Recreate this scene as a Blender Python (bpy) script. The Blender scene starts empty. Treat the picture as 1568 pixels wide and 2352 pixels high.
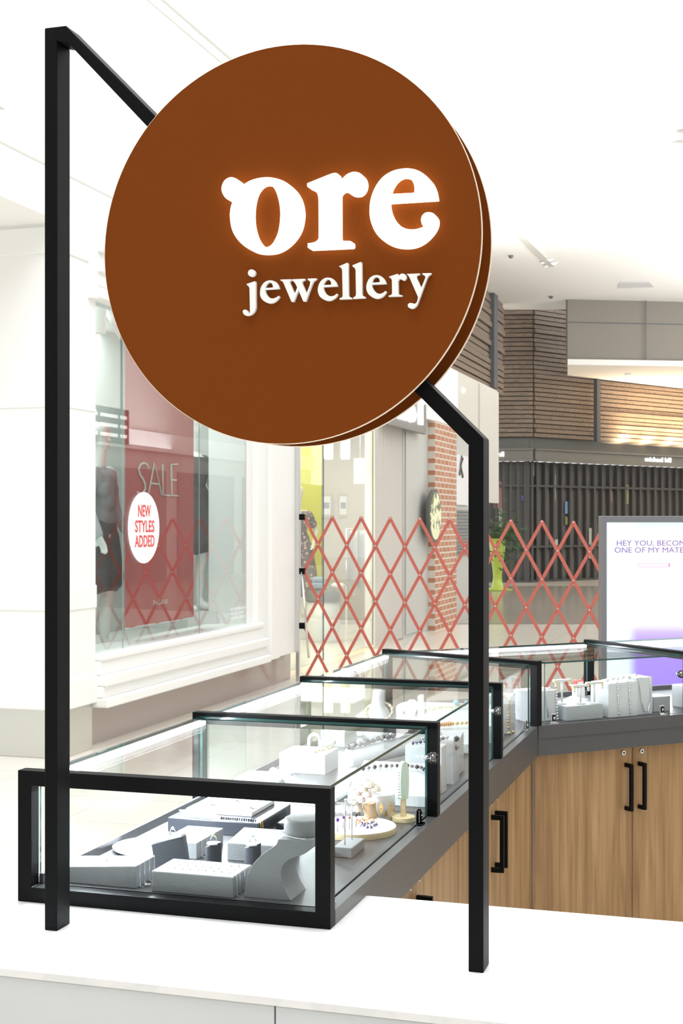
import bpy, bmesh, math, random
from mathutils import Vector, Matrix
from mathutils.geometry import tessellate_polygon
random.seed(7)
C = bpy.context.scene
COL = C.collection
PI = math.pi

# ------------------------------------------------------------------ camera
YAW = math.radians(17.1)
CAM_H = 1.6
FPX = 3140.0
HOR = 1200.0
cam_d = bpy.data.cameras.new('camera')
cam = bpy.data.objects.new('camera', cam_d); COL.objects.link(cam)
cam.location = (0, 0, CAM_H)
cam.rotation_euler = (PI/2, 0, YAW)
cam_d.sensor_fit = 'HORIZONTAL'; cam_d.sensor_width = 36
cam_d.lens = 36*FPX/1568
cam_d.shift_y = (HOR-1176)/1568
cam_d.clip_start = .05; cam_d.clip_end = 200
cam_d.dof.use_dof = True; cam_d.dof.focus_distance = 2.75; cam_d.dof.aperture_fstop = 36
C.camera = cam
FW = Vector((-math.sin(YAW), math.cos(YAW), 0))
RT = Vector((math.cos(YAW), math.sin(YAW), 0))
UP = Vector((0, 0, 1))

# ------------------------------------------------------------------ world and light
W = bpy.data.worlds.new('world'); C.world = W; W.use_nodes = True
bg = W.node_tree.nodes['Background']
bg.inputs[0].default_value = (1.0, 1.0, 1.0, 1); bg.inputs[1].default_value = 1.05
C.view_settings.view_transform = 'Standard'; C.view_settings.look = 'None'
C.view_settings.gamma = 1; C.view_settings.use_curve_mapping = False
C.view_settings.exposure = 0.6
C.cycles.max_bounces = 10; C.cycles.transparent_max_bounces = 24
C.cycles.glossy_bounces = 5; C.cycles.diffuse_bounces = 5
C.cycles.sample_clamp_indirect = 8; C.cycles.blur_glossy = 0.3

def area(name, loc, rot, sx, sy, power, col=(1, 1, 1)):
    L = bpy.data.lights.new(name, 'AREA'); L.shape = 'RECTANGLE'; L.size = sx; L.size_y = sy
    L.energy = power; L.color = col
    o = bpy.data.objects.new(name, L); COL.objects.link(o); o.location = loc; o.rotation_euler = rot
    return o
# the mall's skylight, high above the aisle
area('skylight', (-1.0, 3.0, 8.6), (0, 0, 0), 5, 8, 420)

# added fill lights without fixtures, facing up to brighten the far ceiling
area('ceiling_fill', tuple(FW*24 + RT*13 + Vector((0, 0, 3.6))), (PI, 0, YAW), 8, 14, 1200)
area('ceiling_fill', tuple(FW*23 + RT*3 + Vector((0, 0, 5.0))), (PI, 0, YAW), 5, 6, 260)

# ------------------------------------------------------------------ pixel helpers (true 3D points)
def ray(px, py): return FW + RT*((px-784)/FPX) - UP*((py-HOR)/FPX)
CAMP = Vector((0, 0, CAM_H))
def at(px, py, d): return CAMP + ray(px, py)*d
def on_x(px, py, X): r = ray(px, py); return CAMP + r*(X/r.x)
def on_y(px, py, Y): r = ray(px, py); return CAMP + r*(Y/r.y)
def on_z(px, py, Z): r = ray(px, py); return CAMP + r*((Z-CAM_H)/r.z)

# ------------------------------------------------------------------ materials
MATS = {}
def mat(name, col, rough=.5, metal=0, spec=.5, emit=None, estr=0, noise=0, nscale=8, bump=0, stretch=(1, 1, 1)):
    if name in MATS: return MATS[name]
    m = bpy.data.materials.new(name); m.use_nodes = True
    nt = m.node_tree; b = nt.nodes['Principled BSDF']
    b.inputs['Base Color'].default_value = (*col, 1); b.inputs['Roughness'].default_value = rough
    b.inputs['Metallic'].default_value = metal; b.inputs['Specular IOR Level'].default_value = spec
    if emit: b.inputs['Emission Color'].default_value = (*emit, 1); b.inputs['Emission Strength'].default_value = estr
    if noise or bump:
        tc = nt.nodes.new('ShaderNodeTexCoord'); mp = nt.nodes.new('ShaderNodeMapping')
        mp.inputs['Scale'].default_value = stretch
        nz = nt.nodes.new('ShaderNodeTexNoise'); nz.inputs['Scale'].default_value = nscale; nz.inputs['Detail'].default_value = 6
        nt.links.new(tc.outputs['Object'], mp.inputs['Vector']); nt.links.new(mp.outputs[0], nz.inputs['Vector'])
        if noise:
            cr = nt.nodes.new('ShaderNodeValToRGB')
            cr.color_ramp.elements[0].position = .3; cr.color_ramp.elements[1].position = .7
            cr.color_ramp.elements[0].color = (*[c*(1-noise) for c in col], 1)
            cr.color_ramp.elements[1].color = (*[min(1, c*(1+noise*.6)) for c in col], 1)
            nt.links.new(nz.outputs['Fac'], cr.inputs[0]); nt.links.new(cr.outputs[0], b.inputs['Base Color'])
        if bump:
            bp = nt.nodes.new('ShaderNodeBump'); bp.inputs['Strength'].default_value = bump; bp.inputs['Distance'].default_value = .002
            nt.links.new(nz.outputs['Fac'], bp.inputs['Height']); nt.links.new(bp.outputs[0], b.inputs['Normal'])
    MATS[name] = m
    return m

def glass(name, tint=(.96, .99, .985), f0=1.45, rough=0.0):
    m = bpy.data.materials.new(name); m.use_nodes = True; nt = m.node_tree
    nt.nodes.remove(nt.nodes['Principled BSDF']); out = nt.nodes['Material Output']
    t = nt.nodes.new('ShaderNodeBsdfTransparent'); t.inputs[0].default_value = (*tint, 1)
    g = nt.nodes.new('ShaderNodeBsdfGlossy'); g.inputs['Roughness'].default_value = rough
    fr = nt.nodes.new('ShaderNodeFresnel'); fr.inputs[0].default_value = f0
    mx = nt.nodes.new('ShaderNodeMixShader')
    ge = nt.nodes.new('ShaderNodeNewGeometry'); io = nt.nodes.new('ShaderNodeMix'); io.data_type = 'FLOAT'
    io.inputs[2].default_value = f0; io.inputs[3].default_value = 1/f0   # same reflectance from either side of the sheet
    nt.links.new(ge.outputs['Backfacing'], io.inputs[0]); nt.links.new(io.outputs[0], fr.inputs[0])
    nt.links.new(fr.outputs[0], mx.inputs[0]); nt.links.new(t.outputs[0], mx.inputs[1]); nt.links.new(g.outputs[0], mx.inputs[2])
    nt.links.new(mx.outputs[0], out.inputs[0]); MATS[name] = m
    return m

def ramp_mat(name, build):
    m = bpy.data.materials.new(name); m.use_nodes = True; build(m.node_tree, m.node_tree.nodes['Principled BSDF']); MATS[name] = m
    return m

def wood_nodes(nt, b, axis='Z', dark=(.19, .098, .036), mid=(.30, .172, .070), light=(.42, .265, .125)):
    N, L = nt.nodes, nt.links
    tc = N.new('ShaderNodeTexCoord'); mp = N.new('ShaderNodeMapping')
    mp.inputs['Scale'].default_value = (14, 14, .9) if axis == 'Z' else (.9, 14, 14)
    n1 = N.new('ShaderNodeTexNoise'); n1.inputs['Scale'].default_value = 1.6; n1.inputs['Detail'].default_value = 8; n1.inputs['Distortion'].default_value = .6
    mp2 = N.new('ShaderNodeMapping'); mp2.inputs['Scale'].default_value = (90, 90, 2.2) if axis == 'Z' else (2.2, 90, 90)
    n2 = N.new('ShaderNodeTexNoise'); n2.inputs['Scale'].default_value = 1.4; n2.inputs['Detail'].default_value = 4
    mix = N.new('ShaderNodeMath'); mix.operation = 'MULTIPLY_ADD'; mix.inputs[1].default_value = .35
    cr = N.new('ShaderNodeValToRGB'); e = cr.color_ramp.elements
    e[0].position = .42; e[0].color = (*dark, 1); e[1].position = .86; e[1].color = (*light, 1)
    k = cr.color_ramp.elements.new(.62); k.color = (*mid, 1)
    L.new(tc.outputs['Object'], mp.inputs[0]); L.new(mp.outputs[0], n1.inputs['Vector'])
    L.new(tc.outputs['Object'], mp2.inputs[0]); L.new(mp2.outputs[0], n2.inputs['Vector'])
    L.new(n2.outputs['Fac'], mix.inputs[0]); L.new(n1.outputs['Fac'], mix.inputs[2])
    L.new(mix.outputs[0], cr.inputs[0]); L.new(cr.outputs[0], b.inputs['Base Color'])
    b.inputs['Roughness'].default_value = .45

def brick_nodes(nt, b, c1, c2, mortar, w, h, ms, rough, yz=False, off=.5):
    N, L = nt.nodes, nt.links
    tc = N.new('ShaderNodeTexCoord'); mp = N.new('ShaderNodeMapping')
    br = N.new('ShaderNodeTexBrick'); br.offset = off
    br.inputs['Color1'].default_value = (*c1, 1); br.inputs['Color2'].default_value = (*c2, 1); br.inputs['Mortar'].default_value = (*mortar, 1)
    br.inputs['Scale'].default_value = 1; br.inputs['Brick Width'].default_value = w; br.inputs['Row Height'].default_value = h
    br.inputs['Mortar Size'].default_value = ms
    if yz:
        sp = N.new('ShaderNodeSeparateXYZ'); cb = N.new('ShaderNodeCombineXYZ'); L.new(tc.outputs['Object'], sp.inputs[0])
        L.new(sp.outputs['Y'], cb.inputs['X']); L.new(sp.outputs['Z'], cb.inputs['Y']); L.new(cb.outputs[0], mp.inputs[0])
    else: L.new(tc.outputs['Object'], mp.inputs[0])
    L.new(mp.outputs[0], br.inputs['Vector']); L.new(br.outputs['Color'], b.inputs['Base Color'])
    b.inputs['Roughness'].default_value = rough

M_BLACK = mat('black_powder_coat', (.0042, .0044, .005), .48, spec=.10, noise=.15, nscale=300, bump=.05)
M_TRAY = mat('grey_laminate', (.066, .0655, .068), .38, noise=.06, nscale=40)
M_GLASS = glass('case_glass', (.975, .99, .985), 1.15)
M_EDGE = mat('glass_edge', (.025, .08, .072), .1, spec=.6)
M_SHOPGLASS = glass('shop_glass', (.90, .94, .93), 1.75)
M_LED = mat('led_strip', (1, 1, 1), emit=(.84, .92, 1.0), estr=7)
M_ALU = mat('aluminium', (.72, .73, .74), .28, 1)
M_CHROME = mat('chrome', (.85, .86, .87), .08, 1)
M_SILVER = mat('silver', (.80, .80, .82), .18, 1)
M_GUN = mat('gunmetal', (.09, .09, .10), .25, 1)
M_SMOKE = mat('smoky_crystal', (.30, .30, .32), .12, 1)
M_GOLD = mat('gold', (.86, .60, .24), .22, 1)
M_COPPER = mat('copper', (.70, .36, .18), .25, 1)
M_GREYLIN = mat('grey_leatherette', (.24, .25, .26), .55, noise=.08, nscale=90, bump=.2, stretch=(1, 1, 6))
M_LINEN = mat('white_leatherette', (.60, .61, .63), .55, noise=.05, nscale=90, bump=.15, stretch=(1, 1, 6))
M_WHITE = mat('white_gloss', (.66, .66, .67), .3)
M_PEARL = mat('pearl', (.66, .64, .60), .2)
M_SLATE = mat('slate_suede', (.052, .058, .07), .6, noise=.1, nscale=200)
M_BLACKBOX = mat('black_riser', (.03, .033, .042), .25)
M_GREYBOX = mat('grey_box', (.40, .42, .43), .5)
M_STONE = mat('marble_white', (.84, .84, .84), .25, noise=.05, nscale=14)
M_PALEWOOD = mat('pale_timber', (.78, .66, .40), .5, noise=.1, nscale=30, stretch=(1, 1, 8))
M_MINT = mat('mint_enamel', (.62, .80, .70), .3)
M_PINK = mat('pink_petals', (.90, .72, .68), .6, noise=.1, nscale=60)
M_CREAM = mat('cream_petals', (.88, .82, .70), .6, noise=.08, nscale=60)
M_KRAFT = mat('kraft_paper', (.50, .36, .22), .7)
M_PURPLE = mat('amethyst', (.16, .05, .45), .1)
M_NAVYB = mat('navy_bead', (.07, .08, .22), .15)
M_ROSEB = mat('rose_bead', (.62, .28, .26), .25)
M_TURQ = mat('turquoise_bead', (.12, .42, .62), .25)
M_GREENB = mat('peridot_bead', (.42, .52, .22), .25)
M_BROWN = mat('sign_brown', (.190, .046, .0055), .55, spec=.06, noise=.05, nscale=500, bump=.06)
M_RIM = mat('sign_rim', (.80, .68, .55), .4)
M_LIT = mat('lit_acrylic', (1, 1, 1), .4, emit=(1, .97, .93), estr=2.2)
M_ACRYL = mat('white_acrylic', (.95, .97, .97), .35)
M_WALL = mat('white_paint', (.86, .87, .86), .5, noise=.01, nscale=3)
M_SOFFIT = mat('soffit_paint', (.80, .80, .78), .6)
M_CEIL = mat('ceiling_paint', (.90, .90, .88), .8)
M_KICK = mat('polished_kick', (.42, .36, .33), .12)
M_STEEL = mat('polished_steel_kick', (.55, .56, .52), .18, .9)
M_RED = mat('red_barrier_steel', (.50, .125, .095), .5)
M_REDCLOTH = mat('red_banner', (.50, .075, .075), .7)
M_DARK = mat('shop_dark', (.085, .08, .075), .5)
M_DGLASS = mat('shop_dark_glass', (.215, .21, .205), .2, spec=.4)
M_MULL = mat('dark_mullion', (.085, .082, .08), .4)
M_FASCIA = mat('grey_fascia', (.21, .205, .19), .5)
M_BANDG = mat('grey_green_band', (.15, .155, .145), .4)
M_TAUPE = mat('taupe_panel', (.25, .23, .20), .55)
M_GREYPOST = mat('grey_post', (.11, .12, .135), .45)
M_LIME = mat('lime_glaze', (.46, .58, .09), .3)
M_LEAF = mat('plant_leaf', (.055, .11, .04), .6)
M_SIGNW = mat('sign_white_lit', (1, 1, 1), .5, emit=(1, 1, 1), estr=1.25)
M_DOWN = mat('downlight_lens', (1, 1, 1), .5, emit=(1, .98, .94), estr=6)
M_WARM = mat('warm_lamp', (1, .95, .6), .5, emit=(1, .93, .55), estr=2.2)
M_MANN = mat('mannequin_gloss', (.84, .88, .85), .35)
M_MANNY = mat('mannequin_white', (.92, .92, .84), .4)
M_GREYKNIT = mat('grey_knit', (.30, .32, .33), .9, noise=.12, nscale=40)
M_CHAR = mat('charcoal_cloth', (.075, .08, .085), .9, noise=.2, nscale=20)
M_PALEBLUE = mat('pale_blue_cloth', (.50, .60, .62), .9, noise=.08, nscale=20)
M_DENIM = mat('denim', (.32, .42, .55), .9, noise=.2, nscale=60)
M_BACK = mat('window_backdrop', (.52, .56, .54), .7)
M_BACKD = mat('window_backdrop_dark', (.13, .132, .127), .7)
M_YELL = mat('chartreuse_panel', (.56, .56, .08), .6)
M_BEIGE = mat('beige_wall', (.46, .40, .27), .7)
M_OLIVEF = mat('gilt_frame', (.34, .28, .12), .5)
M_DGREY = mat('dark_grey_lid', (.10, .11, .10), .6)
M_GREYW = mat('grey_door_paint', (.50, .50, .48), .5)
M_PALESHUT = mat('pale_shutter', (.66, .63, .60), .4)
M_ENDP = mat('end_panel_paint', (.58, .56, .52), .55)
M_REDTXT = mat('red_print', (.72, .06, .05), .6)
M_STICK = mat('sticker_white', (.86, .86, .92), .5)
M_PALETXT = mat('pale_print', (.70, .68, .62), .6)
M_CAP = mat('black_cap', (.006, .006, .007), .3)
M_WOOD = ramp_mat('oak_laminate', lambda nt, b: wood_nodes(nt, b))
M_SLAT = ramp_mat('timber_slat', lambda nt, b: wood_nodes(nt, b, 'X', (.135, .105, .085), (.215, .168, .132), (.315, .232, .165)))
M_FLOOR = ramp_mat('cream_tile', lambda nt, b: brick_nodes(nt, b, (.74, .70, .62), (.76, .72, .645), (.60, .565, .50), .9, .6, .006, .16, off=0))
M_FLOORD = ramp_mat('taupe_paver', lambda nt, b: brick_nodes(nt, b, (.33, .295, .25), (.36, .32, .27), (.27, .24, .20), .6, .3, .006, .2))
M_BRICK = ramp_mat('red_brick', lambda nt, b: brick_nodes(nt, b, (.42, .19, .11), (.50, .26, .17), (.62, .58, .52), .26, .088, .011, .8, yz=True))
def marble(nt, b):
    N, L = nt.nodes, nt.links
    tc = N.new('ShaderNodeTexCoord'); n = N.new('ShaderNodeTexNoise'); n.inputs['Scale'].default_value = 3.2; n.inputs['Detail'].default_value = 9; n.inputs['Distortion'].default_value = 1.6
    cr = N.new('ShaderNodeValToRGB'); e = cr.color_ramp.elements
    e[0].position = .42; e[0].color = (.86, .86, .86, 1); e[1].position = .56; e[1].color = (.87, .87, .87, 1)
    k = e.new(.5); k.color = (.79, .80, .81, 1)
    L.new(tc.outputs['Object'], n.inputs['Vector']); L.new(n.outputs['Fac'], cr.inputs[0]); L.new(cr.outputs[0], b.inputs['Base Color'])
    b.inputs['Roughness'].default_value = .14
M_QUARTZ = ramp_mat('white_quartz', marble)
M_PANEL = mat('counter_panel', (.66, .69, .71), .35, noise=.03, nscale=6)

# ------------------------------------------------------------------ mesh builder
def V(*a): return Vector(a)
class MB:
    def __init__(s, *mats): s.bm = bmesh.new(); s.mats = list(mats)
    def _new(s, fn, mi=0, smooth=False):
        n = len(s.bm.faces); fn(); s.bm.faces.ensure_lookup_table()
        for f in s.bm.faces[n:]: f.material_index = mi; f.smooth = smooth
        return s
    def obox(s, c, ax, ay, az, hx, hy, hz, bev=0, mi=0, seg=2):
        def fn():
            M = Matrix((ax.normalized()*hx*2, ay.normalized()*hy*2, az.normalized()*hz*2)).transposed().to_4x4(); M.translation = c
            tmp = bmesh.new(); bmesh.ops.create_cube(tmp, size=1, matrix=M)
            if bev: bmesh.ops.bevel(tmp, geom=list(tmp.edges), offset=bev, segments=seg, affect='EDGES', clamp_overlap=True, profile=.5)
            s._merge(tmp)
        return s._new(fn, mi)
    def box(s, a, b, bev=0, mi=0, seg=2):
        a, b = Vector(a), Vector(b); h = (b-a)/2
        return s.obox((a+b)/2, V(1, 0, 0), V(0, 1, 0), V(0, 0, 1), abs(h.x), abs(h.y), abs(h.z), bev, mi, seg)
    def _merge(s, tmp):
        bmesh.ops.recalc_face_normals(tmp, faces=list(tmp.faces))
        mp = {v: s.bm.verts.new(v.co) for v in tmp.verts}
        for f in tmp.faces:
            try: s.bm.faces.new([mp[v] for v in f.verts])
            except ValueError: pass
        tmp.free()
    def tube(s, pts, r, n=8, closed=False, mi=0, cap=True):
        pts = [Vector(p) for p in pts]; rs = r if isinstance(r, (list, tuple)) else [r]*len(pts)
        def fn():
            rings = []; prev = None; N = len(pts)
            for i, p in enumerate(pts):
                a = pts[(i-1) % N] if (closed or i) else pts[i]; b = pts[(i+1) % N] if (closed or i < N-1) else pts[i]
                t = (b-a).normalized()
                if prev is None:
                    q = t.orthogonal().normalized()
                else:
                    q = (prev - t*prev.dot(t)); q = q.normalized() if q.length > 1e-6 else t.orthogonal().normalized()
                prev = q; w = t.cross(q)
                rings.append([s.bm.verts.new(p + (q*math.cos(k*2*PI/n) + w*math.sin(k*2*PI/n))*rs[i]) for k in range(n)])
            m = N if closed else N-1
            for i in range(m):
                A, B = rings[i], rings[(i+1) % N]
                for k in range(n): s.bm.faces.new((A[k], A[(k+1) % n], B[(k+1) % n], B[k]))
            if cap and not closed: s.bm.faces.new(rings[0][::-1]); s.bm.faces.new(rings[-1])
        return s._new(fn, mi, True)
    def lathe(s, prof, c, n=32, mi=0, ax=None, smooth=True):
        c = Vector(c); z = (ax or UP).normalized(); x = z.orthogonal().normalized(); y = z.cross(x)
        def fn():
            rings = []
            for r, h in prof:
                if r < 1e-6: rings.append([s.bm.verts.new(c+z*h)])
                else: rings.append([s.bm.verts.new(c + z*h + (x*math.cos(k*2*PI/n)+y*math.sin(k*2*PI/n))*r) for k in range(n)])
            for A, B in zip(rings, rings[1:]):
                for k in range(n):
                    k2 = (k+1) % n
                    if len(A) == 1 and len(B) == 1: continue
                    if len(A) == 1: s.bm.faces.new((A[0], B[k2], B[k]))
                    elif len(B) == 1: s.bm.faces.new((A[k], A[k2], B[0]))
                    else: s.bm.faces.new((A[k], A[k2], B[k2], B[k]))
        return s._new(fn, mi, smooth)
    def cyl(s, c, r, h, n=32, mi=0, ax=None, bev=0):
        if bev: prof = [(0, 0), (r-bev, 0), (r-bev*.3, bev*.3), (r, bev), (r, h-bev), (r-bev*.3, h-bev*.3), (r-bev, h), (0, h)]
        else: prof = [(0, 0), (r, 0), (r, h), (0, h)]
        return s.lathe(prof, c, n, mi, ax, False)
    def ball(s, c, r, mi=0, sub=1, sc=(1, 1, 1)):
        def fn():
            tmp = bmesh.new(); bmesh.ops.create_icosphere(tmp, subdivisions=sub, radius=r, matrix=Matrix.Translation(Vector(c)) @ Matrix.Diagonal((*sc, 1)))
            s._merge(tmp)
        return s._new(fn, mi, True)
    def torus(s, c, R, r, ax=None, n=20, m=6, mi=0, arc=1.0):
        c = Vector(c); z = (ax or UP).normalized(); x = z.orthogonal().normalized(); y = z.cross(x)
        k = n if arc >= 1 else n+1
        pts = [c + (x*math.cos(i*2*PI*arc/n)+y*math.sin(i*2*PI*arc/n))*R for i in range(k)]
        return s.tube(pts, r, m, arc >= 1, mi)
    def prism(s, loops, o, ux, uy, depth, mi=0, mside=None):
        # loops: outer + holes in 2D; extruded along ux x uy by depth
        o, ux, uy = Vector(o), Vector(ux), Vector(uy); nz = ux.cross(uy).normalized()
        tri = tessellate_polygon([[Vector((p[0], p[1], 0)) for p in L] for L in loops])
        flat = [p for L in loops for p in L]
        n0 = len(s.bm.faces)
        fr = [s.bm.verts.new(o+ux*p[0]+uy*p[1]+nz*depth) for p in flat]; bk = [s.bm.verts.new(o+ux*p[0]+uy*p[1]) for p in flat]
        for t in tri:
            try: s.bm.faces.new([fr[i] for i in t]); s.bm.faces.new([bk[i] for i in reversed(t)])
            except ValueError: pass
        n1 = len(s.bm.faces); k = 0
        for L in loops:
            m = len(L)
            for i in range(m):
                a, b = k+i, k+(i+1) % m
                try: s.bm.faces.new((bk[a], bk[b], fr[b], fr[a]))
                except ValueError: pass
            k += m
        s.bm.faces.ensure_lookup_table()
        for f in s.bm.faces[n0:n1]: f.material_index = mi
        for f in s.bm.faces[n1:]: f.material_index = mi if mside is None else mside
        return s
    def quad(s, *p, mi=0):
        def fn(): s.bm.faces.new([s.bm.verts.new(Vector(q)) for q in p])
        return s._new(fn, mi)
    def loft(s, rings, mi=0, smooth=True, cap=True):
        def fn():
            R = [[s.bm.verts.new(Vector(p)) for p in r] for r in rings]; n = len(R[0])
            for A, B in zip(R, R[1:]):
                for k in range(n): s.bm.faces.new((A[k], A[(k+1) % n], B[(k+1) % n], B[k]))
            if cap: s.bm.faces.new(R[0][::-1]); s.bm.faces.new(R[-1])
        return s._new(fn, mi, smooth)
    def pane(s, a, b, mi=0, me=1):
        # a slim glass sheet whose four narrow sides carry the edge material
        n0 = len(s.bm.faces); s.box(a, b); s.bm.faces.ensure_lookup_table(); _edge(s, n0, mi, me); return s
    def opane(s, c, ax, ay, az, hx, hy, hz, mi=0, me=1):
        n0 = len(s.bm.faces); s.obox(c, ax, ay, az, hx, hy, hz); s.bm.faces.ensure_lookup_table(); _edge(s, n0, mi, me); return s
    def build(s, name, parent=None, loc=None, normals=True):
        if normals: bmesh.ops.recalc_face_normals(s.bm, faces=list(s.bm.faces))
        me = bpy.data.meshes.new(name)
        if parent is None and loc is not None: bmesh.ops.translate(s.bm, verts=list(s.bm.verts), vec=-Vector(loc))
        s.bm.to_mesh(me); s.bm.free()
        for m in s.mats: me.materials.append(m)
        o = bpy.data.objects.new(name, me); COL.objects.link(o)
        if parent is not None:
            o.parent = parent; o.matrix_parent_inverse = world_of(parent).inverted()
        elif loc is not None: o.location = loc
        return o
def _edge(s, n0, mi, me):
    fs = s.bm.faces[n0:]; mx = max(f.calc_area() for f in fs)
    for f in fs: f.material_index = mi if f.calc_area() > .5*mx else me
def world_of(o):
    M = Matrix.LocRotScale(o.location, o.rotation_euler, o.scale)
    if o.parent: M = world_of(o.parent) @ o.matrix_parent_inverse @ M
    return M
def tag(o, label=None, cat=None, group=None, kind=None):
    for k, v in (('label', label), ('category', cat), ('group', group), ('kind', kind)):
        if v: o[k] = v
    return o
def thing(name, loc, label, cat, group=None):
    o = bpy.data.objects.new(name, None); COL.objects.link(o); o.location = loc; o.empty_display_size = .05
    return tag(o, label, cat, group)
def struct(o): return tag(o, kind='structure')
def dup(root, loc=None, rotz=None, label=None, group=None):
    r = root.copy(); COL.objects.link(r)
    if loc is not None: r.location = loc
    if rotz is not None: r.rotation_euler = (0, 0, rotz)
    if label: r['label'] = label
    if group: r['group'] = group
    for ch in list(root.children):
        c = ch.copy(); COL.objects.link(c); c.parent = r
        for g in list(ch.children):
            d = g.copy(); COL.objects.link(d); d.parent = c
    return r
def text_loops_mesh(body, size, o, ux, uy, depth, m, name, parent, width=None, align='LEFT', spacing=1.0, bold=0):
    cu = bpy.data.curves.new(name, 'FONT'); cu.body = body; cu.size = size; cu.align_x = align; cu.space_character = spacing
    cu.extrude = depth/2; cu.resolution_u = 3; cu.offset = bold
    t = bpy.data.objects.new(name+'_tmp', cu); COL.objects.link(t)
    bpy.context.view_layer.update()
    me = bpy.data.meshes.new_from_object(t.evaluated_get(bpy.context.evaluated_depsgraph_get()))
    bpy.data.objects.remove(t); bpy.data.curves.remove(cu)
    o, ux, uy = Vector(o), Vector(ux).normalized(), Vector(uy).normalized(); nz = ux.cross(uy)
    xs = [v.co.x for v in me.vertices]; w0 = max(xs)-min(xs)
    k = width/w0 if width else 1; x0 = min(xs)
    for v in me.vertices: v.co = o + ux*((v.co.x-(x0 if width else 0))*k) + uy*v.co.y + nz*(v.co.z+depth/2)
    me.materials.clear(); me.materials.append(m)
    ob = bpy.data.objects.new(name, me); COL.objects.link(ob)
    if parent is not None: ob.parent = parent; ob.matrix_parent_inverse = world_of(parent).inverted()
    return ob
X3, Y3 = V(1, 0, 0), V(0, 1, 0)

# ================================================================== SETTING
MB(M_FLOOR).quad((-30, -6, 0), (40, -6, 0), (40, 60, 0), (-30, 60, 0)).build('floor', normals=False)
struct(bpy.data.objects['floor'])
b = MB(M_FLOORD)
q = [CAMP + FW*d + RT*l for d, l in ((21.5, -1.0), (21.5, 22), (34.4, 26), (34.4, 2.2))]
for p in q: p.z = .003
b.quad(*q); struct(b.build('floor_inlay'))

# left facade: upper fascia, pillars, window surround
b = MB(M_WALL)
b.box((-7.5, -3, 3.62), (-4.5, 13.06, 9))
for z, o_ in ((3.95, .012), (5.6, .012), (5.70, .02), (7.3, .02)):
    b.box((-4.52, -3, z), (-4.5+o_, 13.06, z+.07), .008)
struct(b.build('wall_left'))
b = MB(M_WALL)
b.box((-6.6, 8.25, .33), (-4.5, 8.72, 3.62))
b.box((-6.6, 8.235, .33), (-4.487, 8.73, .52), .006)
b.box((-6.6, 8.24, 1.00), (-4.49, 8.725, 1.16), .006)
b.box((-6.6, 8.235, 3.42), (-4.487, 8.73, 3.60), .006)
b.box((-6.6, 8.242, 2.38), (-4.493, 8.722, 2.40), .003)
struct(b.build('wall_pillar'))
b = MB(M_STEEL); b.box((-6.6, 8.27, 0), (-4.52, 8.71, .33), .004); struct(b.build('baseboard_pillar'))
# surround of the dress shop window
b = MB(M_WALL)
b.box((-4.62, 8.60, 3.17), (-4.45, 12.05, 3.615))
for z, p in ((3.176, .065), (3.26, .058), (3.36, .08), (3.50, .10)): b.box((-4.60, 8.65, z), (-4.5+p, 12.05, z+.05), .008)
b.box((-4.9, 8.72, .62), (-4.44, 12.0, .665), .012)
b.box((-4.9, 8.72, .52), (-4.46, 12.02, .62), .006); b.box((-4.9, 8.72, .44), (-4.41, 12.05, .52), .012)
b.box((-4.9, 8.72, .36), (-4.44, 12.05, .44), .006); b.box((-4.9, 8.72, .29), (-4.40, 12.08, .36), .012)
for y0, y1, p in ((11.73, 11.90, -.03), (11.90, 12.05, .03), (12.05, 12.22, .0), (12.22, 12.45, .05)):
    b.box((-4.9, y0, .29), (-4.5+p, y1, 3.62), .012)
b.box((-5.2, 12.45, .29), (-4.5, 13.06, 3.62), .006)
struct(b.build('trim_window'))
b = MB(M_KICK); b.box((-4.9, 8.72, 0), (-4.60, 13.0, .29)); struct(b.build('baseboard_left'))
# window pane with joints
w = thing('window', (-4.5, 10.2, .66), 'tall clear display window of the dress shop with mannequins behind it', 'window')
w.name = 'window_1'; tag(w, kind='structure')
for y0, y1 in ((8.72, 9.21), (9.214, 10.65), (10.654, 11.74)):
    MB(M_SHOPGLASS, mat('joint_edge', (.40, .46, .45), .2)).pane((-4.533, y0, .66), (-4.527, y1, 3.18)).build('pane', w)
# window interior
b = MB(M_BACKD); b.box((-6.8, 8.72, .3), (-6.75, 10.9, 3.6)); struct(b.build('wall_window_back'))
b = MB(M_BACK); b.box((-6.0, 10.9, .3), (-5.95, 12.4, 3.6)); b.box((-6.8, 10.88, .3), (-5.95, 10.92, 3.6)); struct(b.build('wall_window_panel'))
b = MB(M_BACK); b.box((-6.8, 12.4, .3), (-4.9, 12.44, 3.6)); struct(b.build('wall_window_end'))
b = MB(M_BACK); b.box((-6.8, 8.72, .3), (-4.6, 12.4, .55)); struct(b.build('floor_window'))
b = MB(M_BACK); b.box((-6.8, 8.72, 3.42), (-4.63, 12.4, 3.45)); struct(b.build('ceiling_window'))

# unseen wall added behind the camera to block light from that side
b = MB(mat('back_blocker_grey', (.22, .22, .22), .7)); b.box((-7.5, -7.0, 0), (7.0, -6.4, 8.5)); struct(b.build('wall_back_blocker'))
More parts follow.
